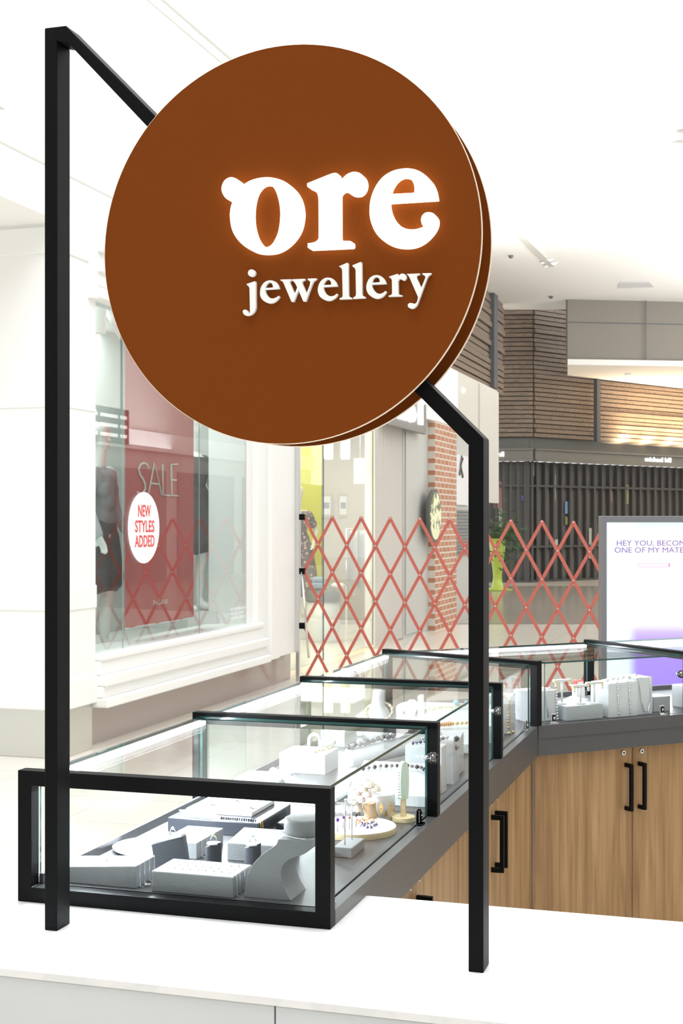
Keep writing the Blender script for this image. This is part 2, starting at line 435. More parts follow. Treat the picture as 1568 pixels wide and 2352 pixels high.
# right side of the mall, beyond the picture: pale upper wall over dark shopfronts
b = MB(mat('right_wall_paint', (.62, .61, .58), .6), mat('shopfront_grey', (.25, .25, .25), .6), M_WALL)
b.box((6.5, -6, 0), (7.0, 48, 8), mi=0)
for y_ in range(-5, 46, 5): b.box((6.45, y_, 0), (6.5, y_+4.2, 3.0), mi=1)
b.box((6.4, -6, 3.5), (6.5, 48, 4.0), mi=2)
struct(b.build('wall_right'))
b = MB(M_DARK, M_SIGNW); b.box((.13, 17.4, 2.78), (.19, 18.9, 3.30))
for z_ in (2.87, 3.01, 3.15):
    for y_, l_ in ((17.5, .35), (17.95, .55), (18.6, .2)): b.box((.118, y_, z_), (.13, y_+l_, z_+.05), mi=1)
b.tube([(.16, 17.6, 3.3), (.16, 17.6, 7.2)], .015, 6); b.tube([(.16, 18.7, 3.3), (.16, 18.7, 7.2)], .015, 6)
tag(b.build('directory_board', loc=(.16, 18.1, 3)), 'dark hanging board with lit white rows, mirrored in the shop window', 'board')

# mall ceiling over the far half, bulkhead edge and soffits
def flat(name, m, pts, z0, z1):
    b = MB(m); lo = [V(p.x, p.y, z0) for p in pts]; hi = [V(p.x, p.y, z1) for p in pts]
    b.loft([lo, hi], smooth=False); return struct(b.build(name))
cp = lambda d, l: CAMP + FW*d + RT*l
flat('ceiling', M_CEIL, [cp(17.9, -14), cp(16.6, 8), cp(15.2, 34), cp(34.0, 34), cp(36.9, -8)], 7.2, 7.5)
b = MB(M_WALL)
b.loft([[cp(17.9, -14)+UP*(z-1.6), cp(16.6, 8)+UP*(z-1.6), cp(15.2, 34)+UP*(z-1.6), cp(15.4, 34)+UP*(z-1.6), cp(16.8, 8)+UP*(z-1.6), cp(18.1, -14)+UP*(z-1.6)] for z in (7.5, 9.2)], smooth=False)
struct(b.build('wall_bulkhead'))

# ================================================================== LEFT SHOPS (behind the barrier)
XF = -4.72
def yx(px, X=XF): return on_x(px, HOR, X).y
b = MB(M_KICK); b.box((-5.1, 13.0, 0), (-4.62, 13.25, .29), .01); struct(b.build('baseboard_corner'))
b = MB(M_WALL); b.box((-9, 13.06, 3.1), (XF+.1, 21.3, 4.0)); struct(b.build('wall_fascia'))
b = MB(M_ENDP); b.box((-7, 21.3, 3.1), (XF+.1, yx(1129), 4.0)); struct(b.build('wall_fascia_cafe'))
# homeware shop interior
ya, yb = 13.4, yx(856)
b = MB(M_BEIGE); b.box((-9.2, ya, 0), (-9.1, 23, 3.1)); struct(b.build('wall_homeware_back'))
b = MB(M_BEIGE); b.box((-9.2, 22.0, 0), (-4.9, 22.1, 3.1)); struct(b.build('wall_homeware_side'))
b = MB(M_YELL); c_ = CAMP+FW*21.4+RT*(-.50); b.obox(V(c_.x, c_.y, 1.405), RT, FW, UP, .19, .03, 1.40); tag(b.build('partition_board', loc=(c_.x, c_.y, .0)), 'yellow green display panel behind the floral mannequin in the homeware shop', 'board')
b = MB(M_WHITE); c_ = CAMP+FW*21.3+RT*.29; b.obox(V(c_.x, c_.y, 2.4), RT, FW, UP, .10, .02, .20); b.tube([V(c_.x, c_.y, 2.6), V(c_.x, c_.y, 3.1)], .006, 6); tag(b.build('hanging_poster', loc=(c_.x, c_.y, 2.2)), 'white hanging poster right of the glowing lamps in the homeware shop', 'poster')
w = thing('window', (XF, 15, 0), 'glass shopfront of the homeware shop behind the red barrier', 'window'); w.name = 'window_2'; tag(w, kind='structure')
ym = yx(742)
MB(M_SHOPGLASS, M_EDGE).pane((XF-.005, ya, .05), (XF+.005, ym-.01, 3.1)).build('pane', w)
MB(M_SHOPGLASS, M_EDGE).pane((XF-.005, ym+.01, .05), (XF+.005, yb, 3.1)).build('pane', w)
area('shop_light', (-6.6, 15.6, 3.05), (0, 0, 0), 2.5, 2, 110, (1, .93, .72))
area('shop_light', (-6.4, 19.6, 3.05), (0, 0, 0), 2, 3, 75, (1, .93, .72))
area('window_light', (-5.6, 10.3, 3.38), (0, 0, 0), .8, 2.6, 45, (.95, 1, .97))
# folding pale shutter
b = MB(M_PALESHUT)
y1 = yx(922); n = 17
pts = []
for i in range(n+1):
    pts.append((yb+(y1-yb)*i/n, -.10 if i % 2 else .03))
loop = [(p[0], p[1]) for p in pts] + [(p[0], p[1]-.03) for p in reversed(pts)]
b.prism([[(q[1], q[0]) for q in loop]], (XF, 0, .02), (1, 0, 0), (0, 1, 0), 3.08); s = b.build('door_1'); struct(s)
b = MB(M_GREYW); y2 = yx(980)
b.box((XF-.1, y1, 0), (XF+.02, y2, 3.1)); b.box((XF+.02, y1+.1, .05), (XF+.04, y2-.35, 3.0), .01)
struct(b.build('door_2'))
y3 = yx(1031)
b = MB(M_BRICK); b.box((XF-.4, y2, 0), (XF+.12, y3, 3.1)); o = b.build('wall_brick', loc=(XF, y2, 0)); o.data.transform(Matrix.Identity(4)); struct(o)
b = MB(M_GREYW); y4 = yx(1085); b.box((XF-.1, y3, 0), (XF+.02, y4, 3.1)); struct(b.build('wall_cafe'))
b = MB(M_ENDP); y5 = yx(1129); b.box((XF-.05, y4, 1.95), (XF+.125, y5+.02, 3.97)); struct(b.build('wall_end_panel'))
b = MB(M_BANDG); b.box((XF-.4, y4, 0), (XF-.1, y5, 1.95)); struct(b.build('wall_end_base'))

# upper timber slat wall over the left shops
def slat_wall(name, a, bpt, z0, z1, pitch=.19, th=.10, seed=1, m=M_SLAT):
    rnd = random.Random(seed); a, bpt = Vector(a), Vector(bpt); u = (bpt-a); L = u.length; u.normalize(); nrm = V(u.y, -u.x, 0)
    if nrm.dot(CAMP-a) < 0: nrm = -nrm
    bm = MB(m, M_DARK); z = z0
    bm.obox((a+bpt)/2+UP*((z0+z1)/2)-nrm*.10, u, nrm, UP, L/2, .05, (z1-z0)/2, mi=1)
    while z < z1-.02:
        d = rnd.uniform(0, .07)
        bm.obox((a+bpt)/2+UP*(z+pitch*.5)+nrm*(d-.02), u, nrm, UP, L/2, .06, min(pitch, z1-z)*.40)
        z += pitch
    return struct(bm.build(name))
def g0(px, d): p = at(px, HOR, d); p.z = 0; return p
XU = -6.4
slat_wall('wall_slat_side', (XU, 24, 0), (XU, yx(1150, XU), 0), 4.84, 7.25, .15, seed=3)
b = MB(M_GREYPOST); pq = on_x(1124, HOR, XU); b.box((XU+.05, pq.y-.25, 4.9), (XU+.16, pq.y+.25, 7.2)); struct(b.build('trim_1'))

# ================================================================== FAR JEWELLER, its slatted upper wall
P0, P1, P2 = g0(1090, 36.4), g0(1223, 36.3), g0(1640, 41.5)
zat = lambda py, d: CAM_H + (HOR-py)*d/FPX
slat_wall('wall_slat_far', P0, P1, zat(1004, 36.3), 7.4, .12, seed=5)
slat_wall('wall_slat_right', P1, P2, zat(1004, 36.3), 7.4, .12, seed=8)
def face(name, m, a, c, z0, z1, th=.1, out=0):
    u = (c-a); L = u.length; u.normalize(); nrm = V(u.y, -u.x, 0)
    if nrm.dot(CAMP-a) < 0: nrm = -nrm
    bm = MB(m); bm.obox((a+c)/2+UP*((z0+z1)/2)+nrm*(out-th/2), u, nrm, UP, L/2, th/2, (z1-z0)/2)
    return bm, name
zA, zB, zC = zat(1004, 36.3), zat(1031, 36.3), zat(1059, 36.3)
for nm, a, c in (('wall_band', P0, P1), ('wall_band_right', P1, P2)):
    bm, n_ = face(nm, M_BANDG, a, c, zB, zA, .2, -.1); struct(bm.build(n_))
for nm, a, c in (('wall_fascia_far', P0, P1), ('wall_fascia_right', P1, P2)):
    bm, n_ = face(nm, M_FASCIA, a, c, zC, zB, .2, .1); u = (c-a).normalized(); nr = V(u.y, -u.x, 0); nr = nr if nr.dot(CAMP-a) > 0 else -nr
    for zz in (zC, zB-.03): bm.obox((a+c)/2+UP*(zz+.015)+nr*.12, u, nr, UP, (c-a).length/2, .03, .02)
    struct(bm.build(n_))
# dark folding glass front
def front(name, a, c, n, seed):
    u = (c-a); L = u.length; u.normalize(); nr = V(u.y, -u.x, 0); nr = nr if nr.dot(CAMP-a) > 0 else -nr
    bm, _ = face(name, M_DGLASS, a, c, 0, zC, .05, -.3); bm.mats += [M_MULL, M_FASCIA]
    for i in range(n+1): bm.obox(a+u*(L*i/n)+UP*(zC/2)-nr*.2, u, nr, UP, .035, .06, zC/2, mi=1)
    for z in (.03, .95, zC-.65): bm.obox((a+c)/2+UP*z-nr*.2, u, nr, UP, L/2, .05, .03, mi=1)
    struct(bm.build(name)); return u, nr
uA, nA = front('wall_shopfront', P0, P1, 8, 1)
uB, nB = front('wall_shopfront_right', P1, P2, 24, 2)
# grey panelled wall and white soffit at the right
Q0, Q1 = g0(1303, 34.3), g0(1700, 34.9)
bm, n_ = face('wall_grey_panel', M_TAUPE, Q0, Q1, zat(836, 34.3), 7.25, .15, 0)
u = (Q1-Q0).normalized(); nq = V(u.y, -u.x, 0); nq = nq if nq.dot(CAMP-Q0) > 0 else -nq
bm.mats.append(M_GREYPOST)
L = (Q1-Q0).length
bm.obox((Q0+Q1)/2+UP*zat(740, 34.3)+nq*.004, u, nq, UP, L/2, .004, .012, mi=1)
pv = at(1482, HOR, 34.5); bm.obox(V(pv.x, pv.y, (7.25+zat(836, 34.3))/2)+nq*.02, u, nq, UP, .012, .004, (7.25-zat(836, 34.3))/2, mi=1)
struct(bm.build(n_))
zs = zat(836, 34.3)
flat('ceiling_soffit_right', M_CEIL, [g0(1303, 34.1), g0(1303, 36.6), g0(1720, 42.5), g0(1720, 34.7)], zs-.04, zs+.1)
b = MB(M_GREYPOST); p = g0(1361, 37.6); b.obox(V(p.x, p.y, (zA+zs)/2)+nB*.15, uB, nB, UP, .075, .06, (zs-zA)/2+.05); struct(b.build('trim_2'))
# warm wall-washers at the foot of the timber slats
for px in (1420, 1475, 1530, 1575):
    f = (px-1223)/(1640-1223); pp = P1+(P2-P1)*f
    L_ = bpy.data.lights.new('slat_uplight', 'AREA'); L_.shape = 'RECTANGLE'; L_.size = .9; L_.size_y = .25; L_.energy = 55; L_.color = (1, .72, .45)
    lo = bpy.data.objects.new('slat_uplight', L_); COL.objects.link(lo); lo.location = pp + nB*.45 + UP*(zA-.05)
    lo.rotation_euler = (PI, 0, 0)

# ================================================================== SERVICE COUNTER (white)
CT = .82
sc = thing('service_counter', (-.4, 2.43, 0), 'long white stone service counter in front of the glass cases', 'counter')
b = MB(M_QUARTZ); b.box((-1.464, 2.112, CT-.014), (2.2, 2.748, CT), .0012); b.build('worktop', sc)
for x0, x1 in ((-1.462, -.767), (-.764, .62), (.623, 2.198)):
    b = MB(M_PANEL); b.box((x0, 2.116, .0), (x1, 2.136, CT-.0155), .001); b.build('front_panel', sc)
b = MB(M_PANEL); b.box((-1.462, 2.137, 0), (-1.442, 2.745, CT-.0155)); b.build('end_panel', sc)
b = MB(M_PANEL); b.box((-1.44, 2.725, 0), (2.198, 2.745, CT-.0155)); b.build('back_panel', sc)

# ================================================================== SIGN STAND
TH = .0265
YF0, YF1 = 2.333, 2.385
st = thing('sign_stand', (-.817, 2.36, CT), 'black metal frame with round brown shop sign standing on the white counter', 'sign')
XL, XR = -1.312, -.461
ZT = 2.546
DC = V(-.817, 0, 2.098); DR = .358
def poly_bar(name, pts):
    b = MB(M_BLACK); b.prism([pts], (0, YF1, 0), (1, 0, 0), (0, 0, 1), YF1-YF0); o = b.build(name, st)
    m = o.modifiers.new('bevel', 'BEVEL'); m.width = .0016; m.segments = 2; m.limit_method = 'ANGLE'; return o
k = math.sqrt(2)
# left post with its knee and sloping arm
poly_bar('post', [(XL, CT), (XL+TH, CT), (XL+TH, ZT-.0275), (XL, ZT)])
dx = .0455
A0 = (XL+dx, ZT)
poly_bar('arm', [(XL, ZT), (XL+TH, ZT-.0275), (XL+.0530-.0045, ZT-.0275-.0045), (-1.0, 2.237), (-1.0+.0185, 2.2575), A0])
ZB = 1.746
poly_bar('arm', [(-.64, 1.9248), (-.64-.019, 1.9055), (XR-TH, ZB-.0115), (XR, ZB)])
poly_bar('post', [(XR-TH, CT), (XR, CT), (XR, ZB), (XR-TH, ZB-.0115)])
def disc(y0, y1, label=None):
    b = MB(M_BROWN, M_RIM); n = 128
    ring = lambda y, r: [V(DC.x+r*math.cos(2*PI*i/n), y, DC.z+r*math.sin(2*PI*i/n)) for i in range(n)]
    f = b.bm
    rs = [ring(y0, DR-.0012), ring(y0+.0012, DR), ring(y1-.0012, DR), ring(y1, DR-.0012)]
    b.loft(rs, mi=1, smooth=False)
    b.bm.faces.ensure_lookup_table()
    for q in b.bm.faces:
        if len(q.verts) > 10: q.material_index = 0
    return b.build('disc_panel', st)
d1 = disc(2.312, 2.3195); d2 = disc(2.3985, 2.406)
b = MB(M_BROWN); b.lathe([(DR*.55, 0), (DR*.55, .0785)], V(DC.x, 2.3198, DC.z), 64, ax=V(0, 1, 0)); b.build('disc_core', st)

def cr_loop(pts, n=6):
    P = [(p[0], p[1]) for p in pts]; cor = [len(p) > 2 for p in pts]; N = len(P); out = []
    for i in range(N):
        p1, p2 = P[i], P[(i+1) % N]
        if cor[i] and cor[(i+1) % N]: out.append(p1); continue
        p0 = p1 if cor[i] else P[i-1]; p3 = p2 if cor[(i+1) % N] else P[(i+2) % N]
        def tg(a, b_, c_, d_):
            return d_
        m1 = ((p2[0]-p0[0])/2, (p2[1]-p0[1])/2) if not cor[i] else ((p2[0]-p1[0])*.6, (p2[1]-p1[1])*.6)
        m2 = ((p3[0]-p1[0])/2, (p3[1]-p1[1])/2) if not cor[(i+1) % N] else ((p2[0]-p1[0])*.6, (p2[1]-p1[1])*.6)
        L12 = math.hypot(p2[0]-p1[0], p2[1]-p1[1])
        def clampm(mm):
            l = math.hypot(*mm); return (mm[0]*L12*1.1/l, mm[1]*L12*1.1/l) if l > L12*1.1 else mm
        m1, m2 = clampm(m1), clampm(m2)
        for j in range(n):
            t = j/n; h1 = 2*t**3-3*t*t+1; h2 = t**3-2*t*t+t; h3 = -2*t**3+3*t*t; h4 = t**3-t*t
            out.append((h1*p1[0]+h2*m1[0]+h3*p2[0]+h4*m2[0], h1*p1[1]+h2*m1[1]+h3*p2[1]+h4*m2[1]))
    return out
c = "c"
G_O = ((500, 380, 6.0308), [[(350, 268, c), (440, 215), (550, 178), (680, 163), (800, 178), (920, 220), (1010, 285), (1090, 375), (1145, 490), (1170, 620), (1168, 720), (1140, 860), (1080, 980), (990, 1085), (890, 1160), (780, 1205), (650, 1218), (520, 1200), (400, 1140), (300, 1055), (225, 950), (185, 840), (168, 700), (178, 590), (207, 490, c), (150, 480), (95, 435), (60, 370), (52, 310), (75, 235), (120, 185), (180, 163), (245, 178), (300, 215), (332, 256)],
     [(680, 258), (740, 275), (790, 330), (830, 430), (858, 560), (865, 680), (855, 820), (830, 940), (780, 1050), (730, 1110), (675, 1130), (620, 1108), (560, 1040), (515, 940), (485, 810), (477, 670), (488, 530), (520, 400), (570, 315), (625, 270)]])
G_R = ((690, 370, 9.2235), [[(140, 470, c), (660, 262, c), (735, 250), (790, 270), (808, 310), (815, 455, c), (890, 365), (980, 280), (1080, 235), (1160, 228), (1260, 258), (1340, 335), (1378, 440), (1372, 545), (1330, 640), (1260, 705), (1180, 722), (1090, 710), (1010, 665), (960, 632), (920, 628), (870, 650), (825, 710, c), (828, 1560, c), (835, 1630), (870, 1690, c), (1040, 1690, c), (1085, 1710), (1098, 1740, c), (1098, 1800, c), (1075, 1825, c), (200, 1865, c), (152, 1830, c), (152, 1740, c), (240, 1730), (320, 1705), (378, 1645), (386, 1570, c), (380, 800, c), (365, 715), (320, 640), (250, 600), (175, 565), (140, 530, c)]])
G_E = ((830, 370, 8.2526), [[(1425, 722, c), (515, 778, c), (520, 850), (545, 960), (600, 1080), (680, 1180), (770, 1250), (870, 1288), (980, 1295), (1080, 1278), (1172, 1245, c), (1140, 1180), (1128, 1110), (1145, 1040), (1200, 985), (1280, 968), (1360, 992), (1415, 1050), (1438, 1120), (1425, 1220), (1370, 1330), (1280, 1440), (1170, 1535), (1060, 1595), (940, 1630), (800, 1638), (650, 1620), (500, 1565), (370, 1475), (265, 1350), (195, 1200), (158, 1050), (152, 900), (170, 740), (215, 590), (290, 440), (390, 315), (510, 225), (650, 165), (800, 140), (880, 138), (1000, 155), (1120, 205), (1230, 285), (1330, 395), (1390, 520), (1415, 620), (1430, 705, c)],
     [(530, 625, c), (985, 602, c), (1003, 580, c), (1003, 500), (985, 420), (945, 350), (880, 305), (800, 293), (720, 320), (650, 375), (590, 455), (550, 540)]])
K1, K2 = (540, 590, 6.8174), (710, 590, 5.4069)
dot = [(255+57*math.cos(a*PI/8), 252+57*math.sin(a*PI/8)) for a in range(16)]
SMALL = [
 (K1, [dot]),
 (K1, [[(175, 425, c), (300, 383), (318, 385, c), (322, 775, c), (312, 830), (280, 880), (235, 912), (185, 922), (140, 905), (118, 865), (122, 840), (150, 825), (180, 835), (200, 865), (215, 890), (228, 870), (230, 800, c), (222, 500, c), (215, 470), (190, 445)]]),
 (K1, [[(688, 500, c), (468, 515, c), (475, 555), (500, 605), (540, 640), (590, 650), (640, 635), (680, 608, c), (693, 625, c), (660, 670), (610, 710), (550, 728), (490, 715), (430, 675), (395, 620), (388, 550), (405, 470), (450, 405), (510, 372), (560, 367), (620, 385), (660, 425), (682, 470)], [(470, 487, c), (590, 480, c), (585, 440), (565, 412), (540, 400), (510, 412), (485, 445)]]),
 (K1, [[(705, 355, c), (880, 350, c), (882, 365, c), (855, 385), (860, 420, c), (930, 580, c), (970, 480, c), (935, 410), (895, 370, c), (898, 350, c), (1090, 343, c), (1088, 365, c), (1050, 385), (1050, 420, c), (1115, 575, c), (1165, 450, c), (1172, 390), (1140, 365, c), (1132, 340, c), (1270, 335, c), (1265, 355, c), (1225, 385), (1190, 460, c), (1105, 697, c), (1065, 697, c), (988, 520, c), (915, 703, c), (880, 703, c), (760, 420, c), (740, 385), (710, 370, c)]]),
 (K2, [[(350, 365, c), (173, 375, c), (185, 420), (215, 465), (265, 488), (310, 480), (340, 455, c), (353, 468, c), (325, 505), (280, 535), (235, 546), (180, 530), (130, 490), (107, 430), (110, 370), (140, 305), (190, 265), (240, 257), (290, 272), (330, 315)], [(175, 350, c), (272, 345, c), (265, 305), (232, 280), (200, 300)]]),
 (K2, [[(367, 118, c), (470, 73), (483, 80, c), (488, 470, c), (494, 492), (527, 508, c), (527, 522, c), (376, 528, c), (378, 512, c), (405, 502), (414, 480, c), (408, 170, c), (400, 145), (385, 130)]]),
 (K2, [[(533, 105, c), (638, 63), (650, 70, c), (655, 460, c), (665, 485), (695, 495, c), (694, 512, c), (543, 520, c), (545, 505, c), (570, 490), (580, 465, c), (574, 165, c), (565, 140), (545, 125)]]),
 (K2, [[(955, 335, c), (775, 345, c), (785, 385), (820, 435), (870, 458), (915, 445), (945, 422, c), (958, 435, c), (925, 480), (885, 508), (835, 518), (780, 500), (730, 455), (708, 395), (712, 340), (740, 275), (790, 235), (845, 226), (895, 243), (935, 285)], [(778, 320, c), (875, 313, c), (868, 275), (833, 250), (800, 268)]]),
 (K2, [[(985, 247, c), (1090, 212), (1102, 212, c), (1103, 248, c), (1130, 215), (1165, 207), (1195, 225), (1205, 255), (1190, 285), (1165, 293), (1135, 275), (1118, 275), (1103, 300, c), (1105, 455, c), (1115, 470, c), (1152, 475, c), (1150, 490, c), (984, 494, c), (986, 480, c), (1015, 472), (1028, 450, c), (1025, 290, c), (1015, 270)]]),
 (K2, [[(1205, 212, c), (1370, 205, c), (1368, 222, c), (1335, 235), (1335, 265, c), (1390, 385, c), (1440, 260, c), (1435, 235), (1405, 218, c), (1403, 203, c), (1512, 200, c), (1510, 215, c), (1480, 235), (1455, 280, c), (1360, 540, c), (1335, 600), (1300, 635), (1265, 643), (1230, 625), (1223, 595), (1245, 573), (1280, 575), (1310, 582), (1335, 560), (1350, 500, c), (1250, 270, c), (1230, 235)]]),
]
def glyph(spec, yfront, depth, m, parent, name='letter', standoff=0):
    (ox, oy, sc_), loops = spec; out = []
    for L in loops:
        o2 = []
        for x, y in cr_loop(L):
            p = on_y(ox+x/sc_, oy+y/sc_, yfront); o2.append((p.x, p.z))
        out.append(o2)
    b = MB(*m); b.prism(out, (0, yfront+depth, 0), (1, 0, 0), (0, 0, 1), depth, 0, 1 if len(m) > 1 else None)
    return b.build(name, parent)
M_LITSIDE = mat('lit_acrylic_side', (1, .97, .92), .4, emit=(1, .92, .82), estr=1.3)
for g in (G_O, G_R, G_E):
    o = glyph(g, 2.294, .0175, (M_LIT, M_LITSIDE), d1); o['label'] = 'lit white letter'
for g in SMALL: glyph(g, 2.3045, .0072, (M_ACRYL,), d1)

# ================================================================== GLASS CASE RUNS
TZ = .85          # display surface
TOP = 1.09
FT = .031
RX, LX = -.79, -1.465
PIN = V(RX, 5.03, 0)
TH2 = math.radians(46)
U2 = V(math.sin(TH2), math.cos(TH2), 0); V2 = V(-math.cos(TH2), math.sin(TH2), 0)
POUT = V(LX, 5.03+.675*math.tan(TH2/2), 0)
LEN2 = 2.3
def r2(s, v, z=0): return PIN + U2*s + V2*v + UP*z
# display deck with deep fascia, one per run
b = MB(M_TRAY)
yb1 = 2.752
b.box((LX, 2.527, CT+.0005), (RX, yb1, TZ))
poly = [V(LX, yb1), V(RX, yb1), V(RX, PIN.y), V(LX, POUT.y)]
def prism_z(b, poly, z0, z1): b.loft([[V(p.x, p.y, z0) for p in poly], [V(p.x, p.y, z1) for p in poly]], smooth=False)
prism_z(b, poly, .738, TZ)
deck1 = tag(b.build('display_deck', loc=(-1.1, 3.8, .738)), 'grey display deck with deep fascia under the row of cases running away', 'deck')
b = MB(M_TRAY)
prism_z(b, [PIN+U2*.0015, r2(LEN2, 0), r2(LEN2, .675), POUT+U2*.002], .738, TZ)
b.obox(r2(LEN2/2, -.0015, .826), U2, V2, UP, LEN2/2, .002, .024)
deck2 = tag(b.build('display_deck', loc=r2(1.1, .3, .738)), 'grey display deck turning away to the right above the oak doors', 'deck')

# end frames -----------------------------------------------------
def frame_mesh(a, c, z0, z1, bottom, parent):
    a, c = Vector(a), Vector(c); u = (c-a); L = u.length; u.normalize(); nr = V(-u.y, u.x, 0)
    b = MB(M_BLACK); h = FT/2
    out = [(0, z0), (L, z0), (L, z1), (0, z1)]
    if bottom: loops = [out, [(FT, z0+FT), (FT, z1-FT), (L-FT, z1-FT), (L-FT, z0+FT)]]
    else: loops = [[(0, z0), (FT, z0), (FT, z1-FT), (L-FT, z1-FT), (L-FT, z0), (L, z0), (L, z1), (0, z1)]]
    b.prism(loops, a+nr*FT, u, UP, FT)
    o = b.build('end_frame', parent); m = o.modifiers.new('bevel', 'BEVEL'); m.width = .0015; m.segments = 2; m.limit_method = 'ANGLE'
    return o
GT = .006
GZ = 1.074
def lock_part(parent, p, u, nr, m=M_CHROME):
    b = MB(M_CHROME, M_CAP)
    b.obox(p+UP*.019, u, nr, UP, .010, .004, .018, .001); b.obox(p+UP*.021+nr*.005, u, nr, UP, .008, .0015, .013, .001, mi=1)
    b.obox(p+UP*.002+nr*.006, u, nr, UP, .016, .007, .0022, .0005); b.tube([p+UP*.021+nr*.006, p+UP*.021+nr*.010], .004, 12)
    return b.build('lock', parent)
def knob_part(parent, p, nr):
    b = MB(M_CHROME, mat('smoked_crystal', (.42, .40, .36), .12, 1), M_GUN); b.tube([p, p+nr*.012], .006, 12); b.ball(p+nr*.022, .0135, 1, 2, (1, 1, .95))
    for k_ in range(6):
        a = k_*PI/6; b.torus(p+nr*.022, .0142, .0013, V(math.cos(a), math.sin(a), 0), 20, 5, mi=2)
    b.torus(p+nr*.022, .0142, .0013, UP, 20, 5, mi=2)
    return b.build('knob', parent)

LAMP_W = 9.0
def case_lamp(p, along, inward, L, k=1.0):
    # the LED tube's own light, thrown down and into the case
    z = -(inward*.55 - UP*.84).normalized(); y = along.normalized(); x = y.cross(z)
    l = area('case_lamp', p, (0, 0, 0), .014, L, LAMP_W*k*L/.85, (.86, .93, 1.0))
    l.rotation_euler = Matrix((x, y, z)).transposed().to_euler()
BAYS = [2.495, 3.398, 4.29]
labels = ['nearest glass jewellery case standing on the white counter', 'second glass jewellery case, behind the nearest one', 'third glass jewellery case, ending at the corner of the counter']
case = []
for i, y in enumerate(BAYS):
    t = thing('glass_case', (-1.13, y+.4, TZ), labels[i], 'display case', 'glass jewellery cases'); case.append(t)
    frame_mesh((LX, y, 0), (RX, y, 0), CT if i == 0 else TZ, TOP, i == 0, t)
    last = i == 2
    yA = y+FT+.002
    yR = BAYS[i+1]-.002 if not last else PIN.y-.035; yL = BAYS[i+1]-.002 if not last else POUT.y-.05
    gi, go = RX-.026, LX+.024
    b = MB(M_GLASS, M_EDGE); b.pane((gi-GT, yA, TZ), (gi, yR, GZ)); b.build('inner_pane', t)
    b = MB(M_GLASS, M_EDGE); b.pane((go, yA, TZ), (go+GT, yL, GZ)); b.build('outer_pane', t)
    b = MB(M_GLASS, M_EDGE)
    n0 = 0; pol = [V(go, yA, 0), V(gi, yA, 0), V(gi, yR, 0), V(go, yL, 0)]
    prism_z(b, pol, GZ, GZ+GT); b.bm.faces.ensure_lookup_table(); _edge(b, 0, 0, 1); b.build('top_pane', t)
    b = MB(M_GLASS, M_EDGE); b.pane((go+GT+.002, yA+.001, TZ), (gi-GT-.002, yA+.001+GT, GZ-.001)); b.build('front_pane', t)
    b = MB(M_ALU, M_LED); b.box((go+GT+.001, yA+.01, GZ-.016), (go+GT+.004, yL-.01, GZ)); b.box((go+GT+.0045, yA+.012, GZ-.015), (go+GT+.016, yL-.012, GZ-.003), .003, mi=1)
    b.build('led_strip', t)
    case_lamp(V(go+GT+.014, (yA+yL)/2, GZ-.018), Y3, X3, yL-yA-.05, (1.7, .7, .65)[i])
    b = MB(M_TRAY); b.box((go+GT+.001, yA, TZ), (go+GT+.010, yL, TZ+.022), .001); b.build('glass_channel', t)
    b = MB(M_ALU); b.box((gi-GT-.007, yA, GZ-.006), (gi-GT-.001, yR-.02, GZ-.0005), .001); b.build('edge_rail', t)
    lock_part(t, V(gi+.001, (2.60, 3.30, 4.90)[i] if i else 2.555, TZ), Y3, X3)
    if i == 0: lock_part(t, V(gi+.001, 3.30, TZ), Y3, X3)
    if i < 2: knob_part(t, V(gi, BAYS[i+1]-.035, 1.006), X3)
# corner frame and run two
t = thing('glass_case', r2(.35, .3, TZ), 'fourth glass jewellery case, first after the corner above the oak doors', 'display case', 'glass jewellery cases'); case.append(t)
frame_mesh((POUT.x, POUT.y, 0), (PIN.x, PIN.y-.02, 0), TZ, TOP, False, t)
S5 = .715
def bay2(t, s0, s1, frame=True, v0l=0):
    gi, go = .026, .675-.024
    b = MB(M_GLASS, M_EDGE); b.opane(r2((s0+s1)/2, gi+GT/2, (TZ+GZ)/2), U2, V2, UP, (s1-s0)/2, GT/2, (GZ-TZ)/2); b.build('inner_pane', t)
    b = MB(M_GLASS, M_EDGE); b.opane(r2((s0+s1)/2-v0l/2, go-GT/2, (TZ+GZ)/2), U2, V2, UP, (s1-s0+v0l)/2, GT/2, (GZ-TZ)/2); b.build('outer_pane', t)
    b = MB(M_GLASS, M_EDGE); prism_z(b, [r2(s0, gi), r2(s1, gi), r2(s1, go), r2(s0-v0l, go)], GZ, GZ+GT); b.bm.faces.ensure_lookup_table(); _edge(b, 0, 0, 1); b.build('top_pane', t)
    b = MB(M_ALU, M_LED); m_ = (s0+s1-v0l)/2; hl = (s1-s0+v0l)/2-.012
    b.obox(r2(m_, go-GT-.0025, GZ-.008), U2, V2, UP, hl, .0015, .008); b.obox(r2(m_, go-GT-.0102, GZ-.009), U2, V2, UP, hl-.002, .0058, .006, .003, mi=1); b.build('led_strip', t)
    case_lamp(r2(m_, go-GT-.014, GZ-.018), U2, -V2, hl*2-.04, .6)
    b = MB(M_TRAY); b.obox(r2(m_, go-GT-.006, TZ+.011), U2, V2, UP, hl, .0045, .011, .001); b.build('glass_channel', t)
bay2(t, .05, S5-.003, v0l=.25)
lock_part(t, r2(.085, .024, TZ), U2, -V2); lock_part(t, r2(.60, .024, TZ), U2, -V2)
knob_part(t, r2(S5-.035, .026, 1.006), -V2)
t = thing('glass_case', r2(1.2, .3, TZ), 'farthest glass jewellery case, cut by the right edge of the photo', 'display case', 'glass jewellery cases'); case.append(t)
a, cc = r2(S5, .675), r2(S5, 0); frame_mesh(a, cc, TZ, TOP, False, t)
bay2(t, S5+FT+.003, 1.62)

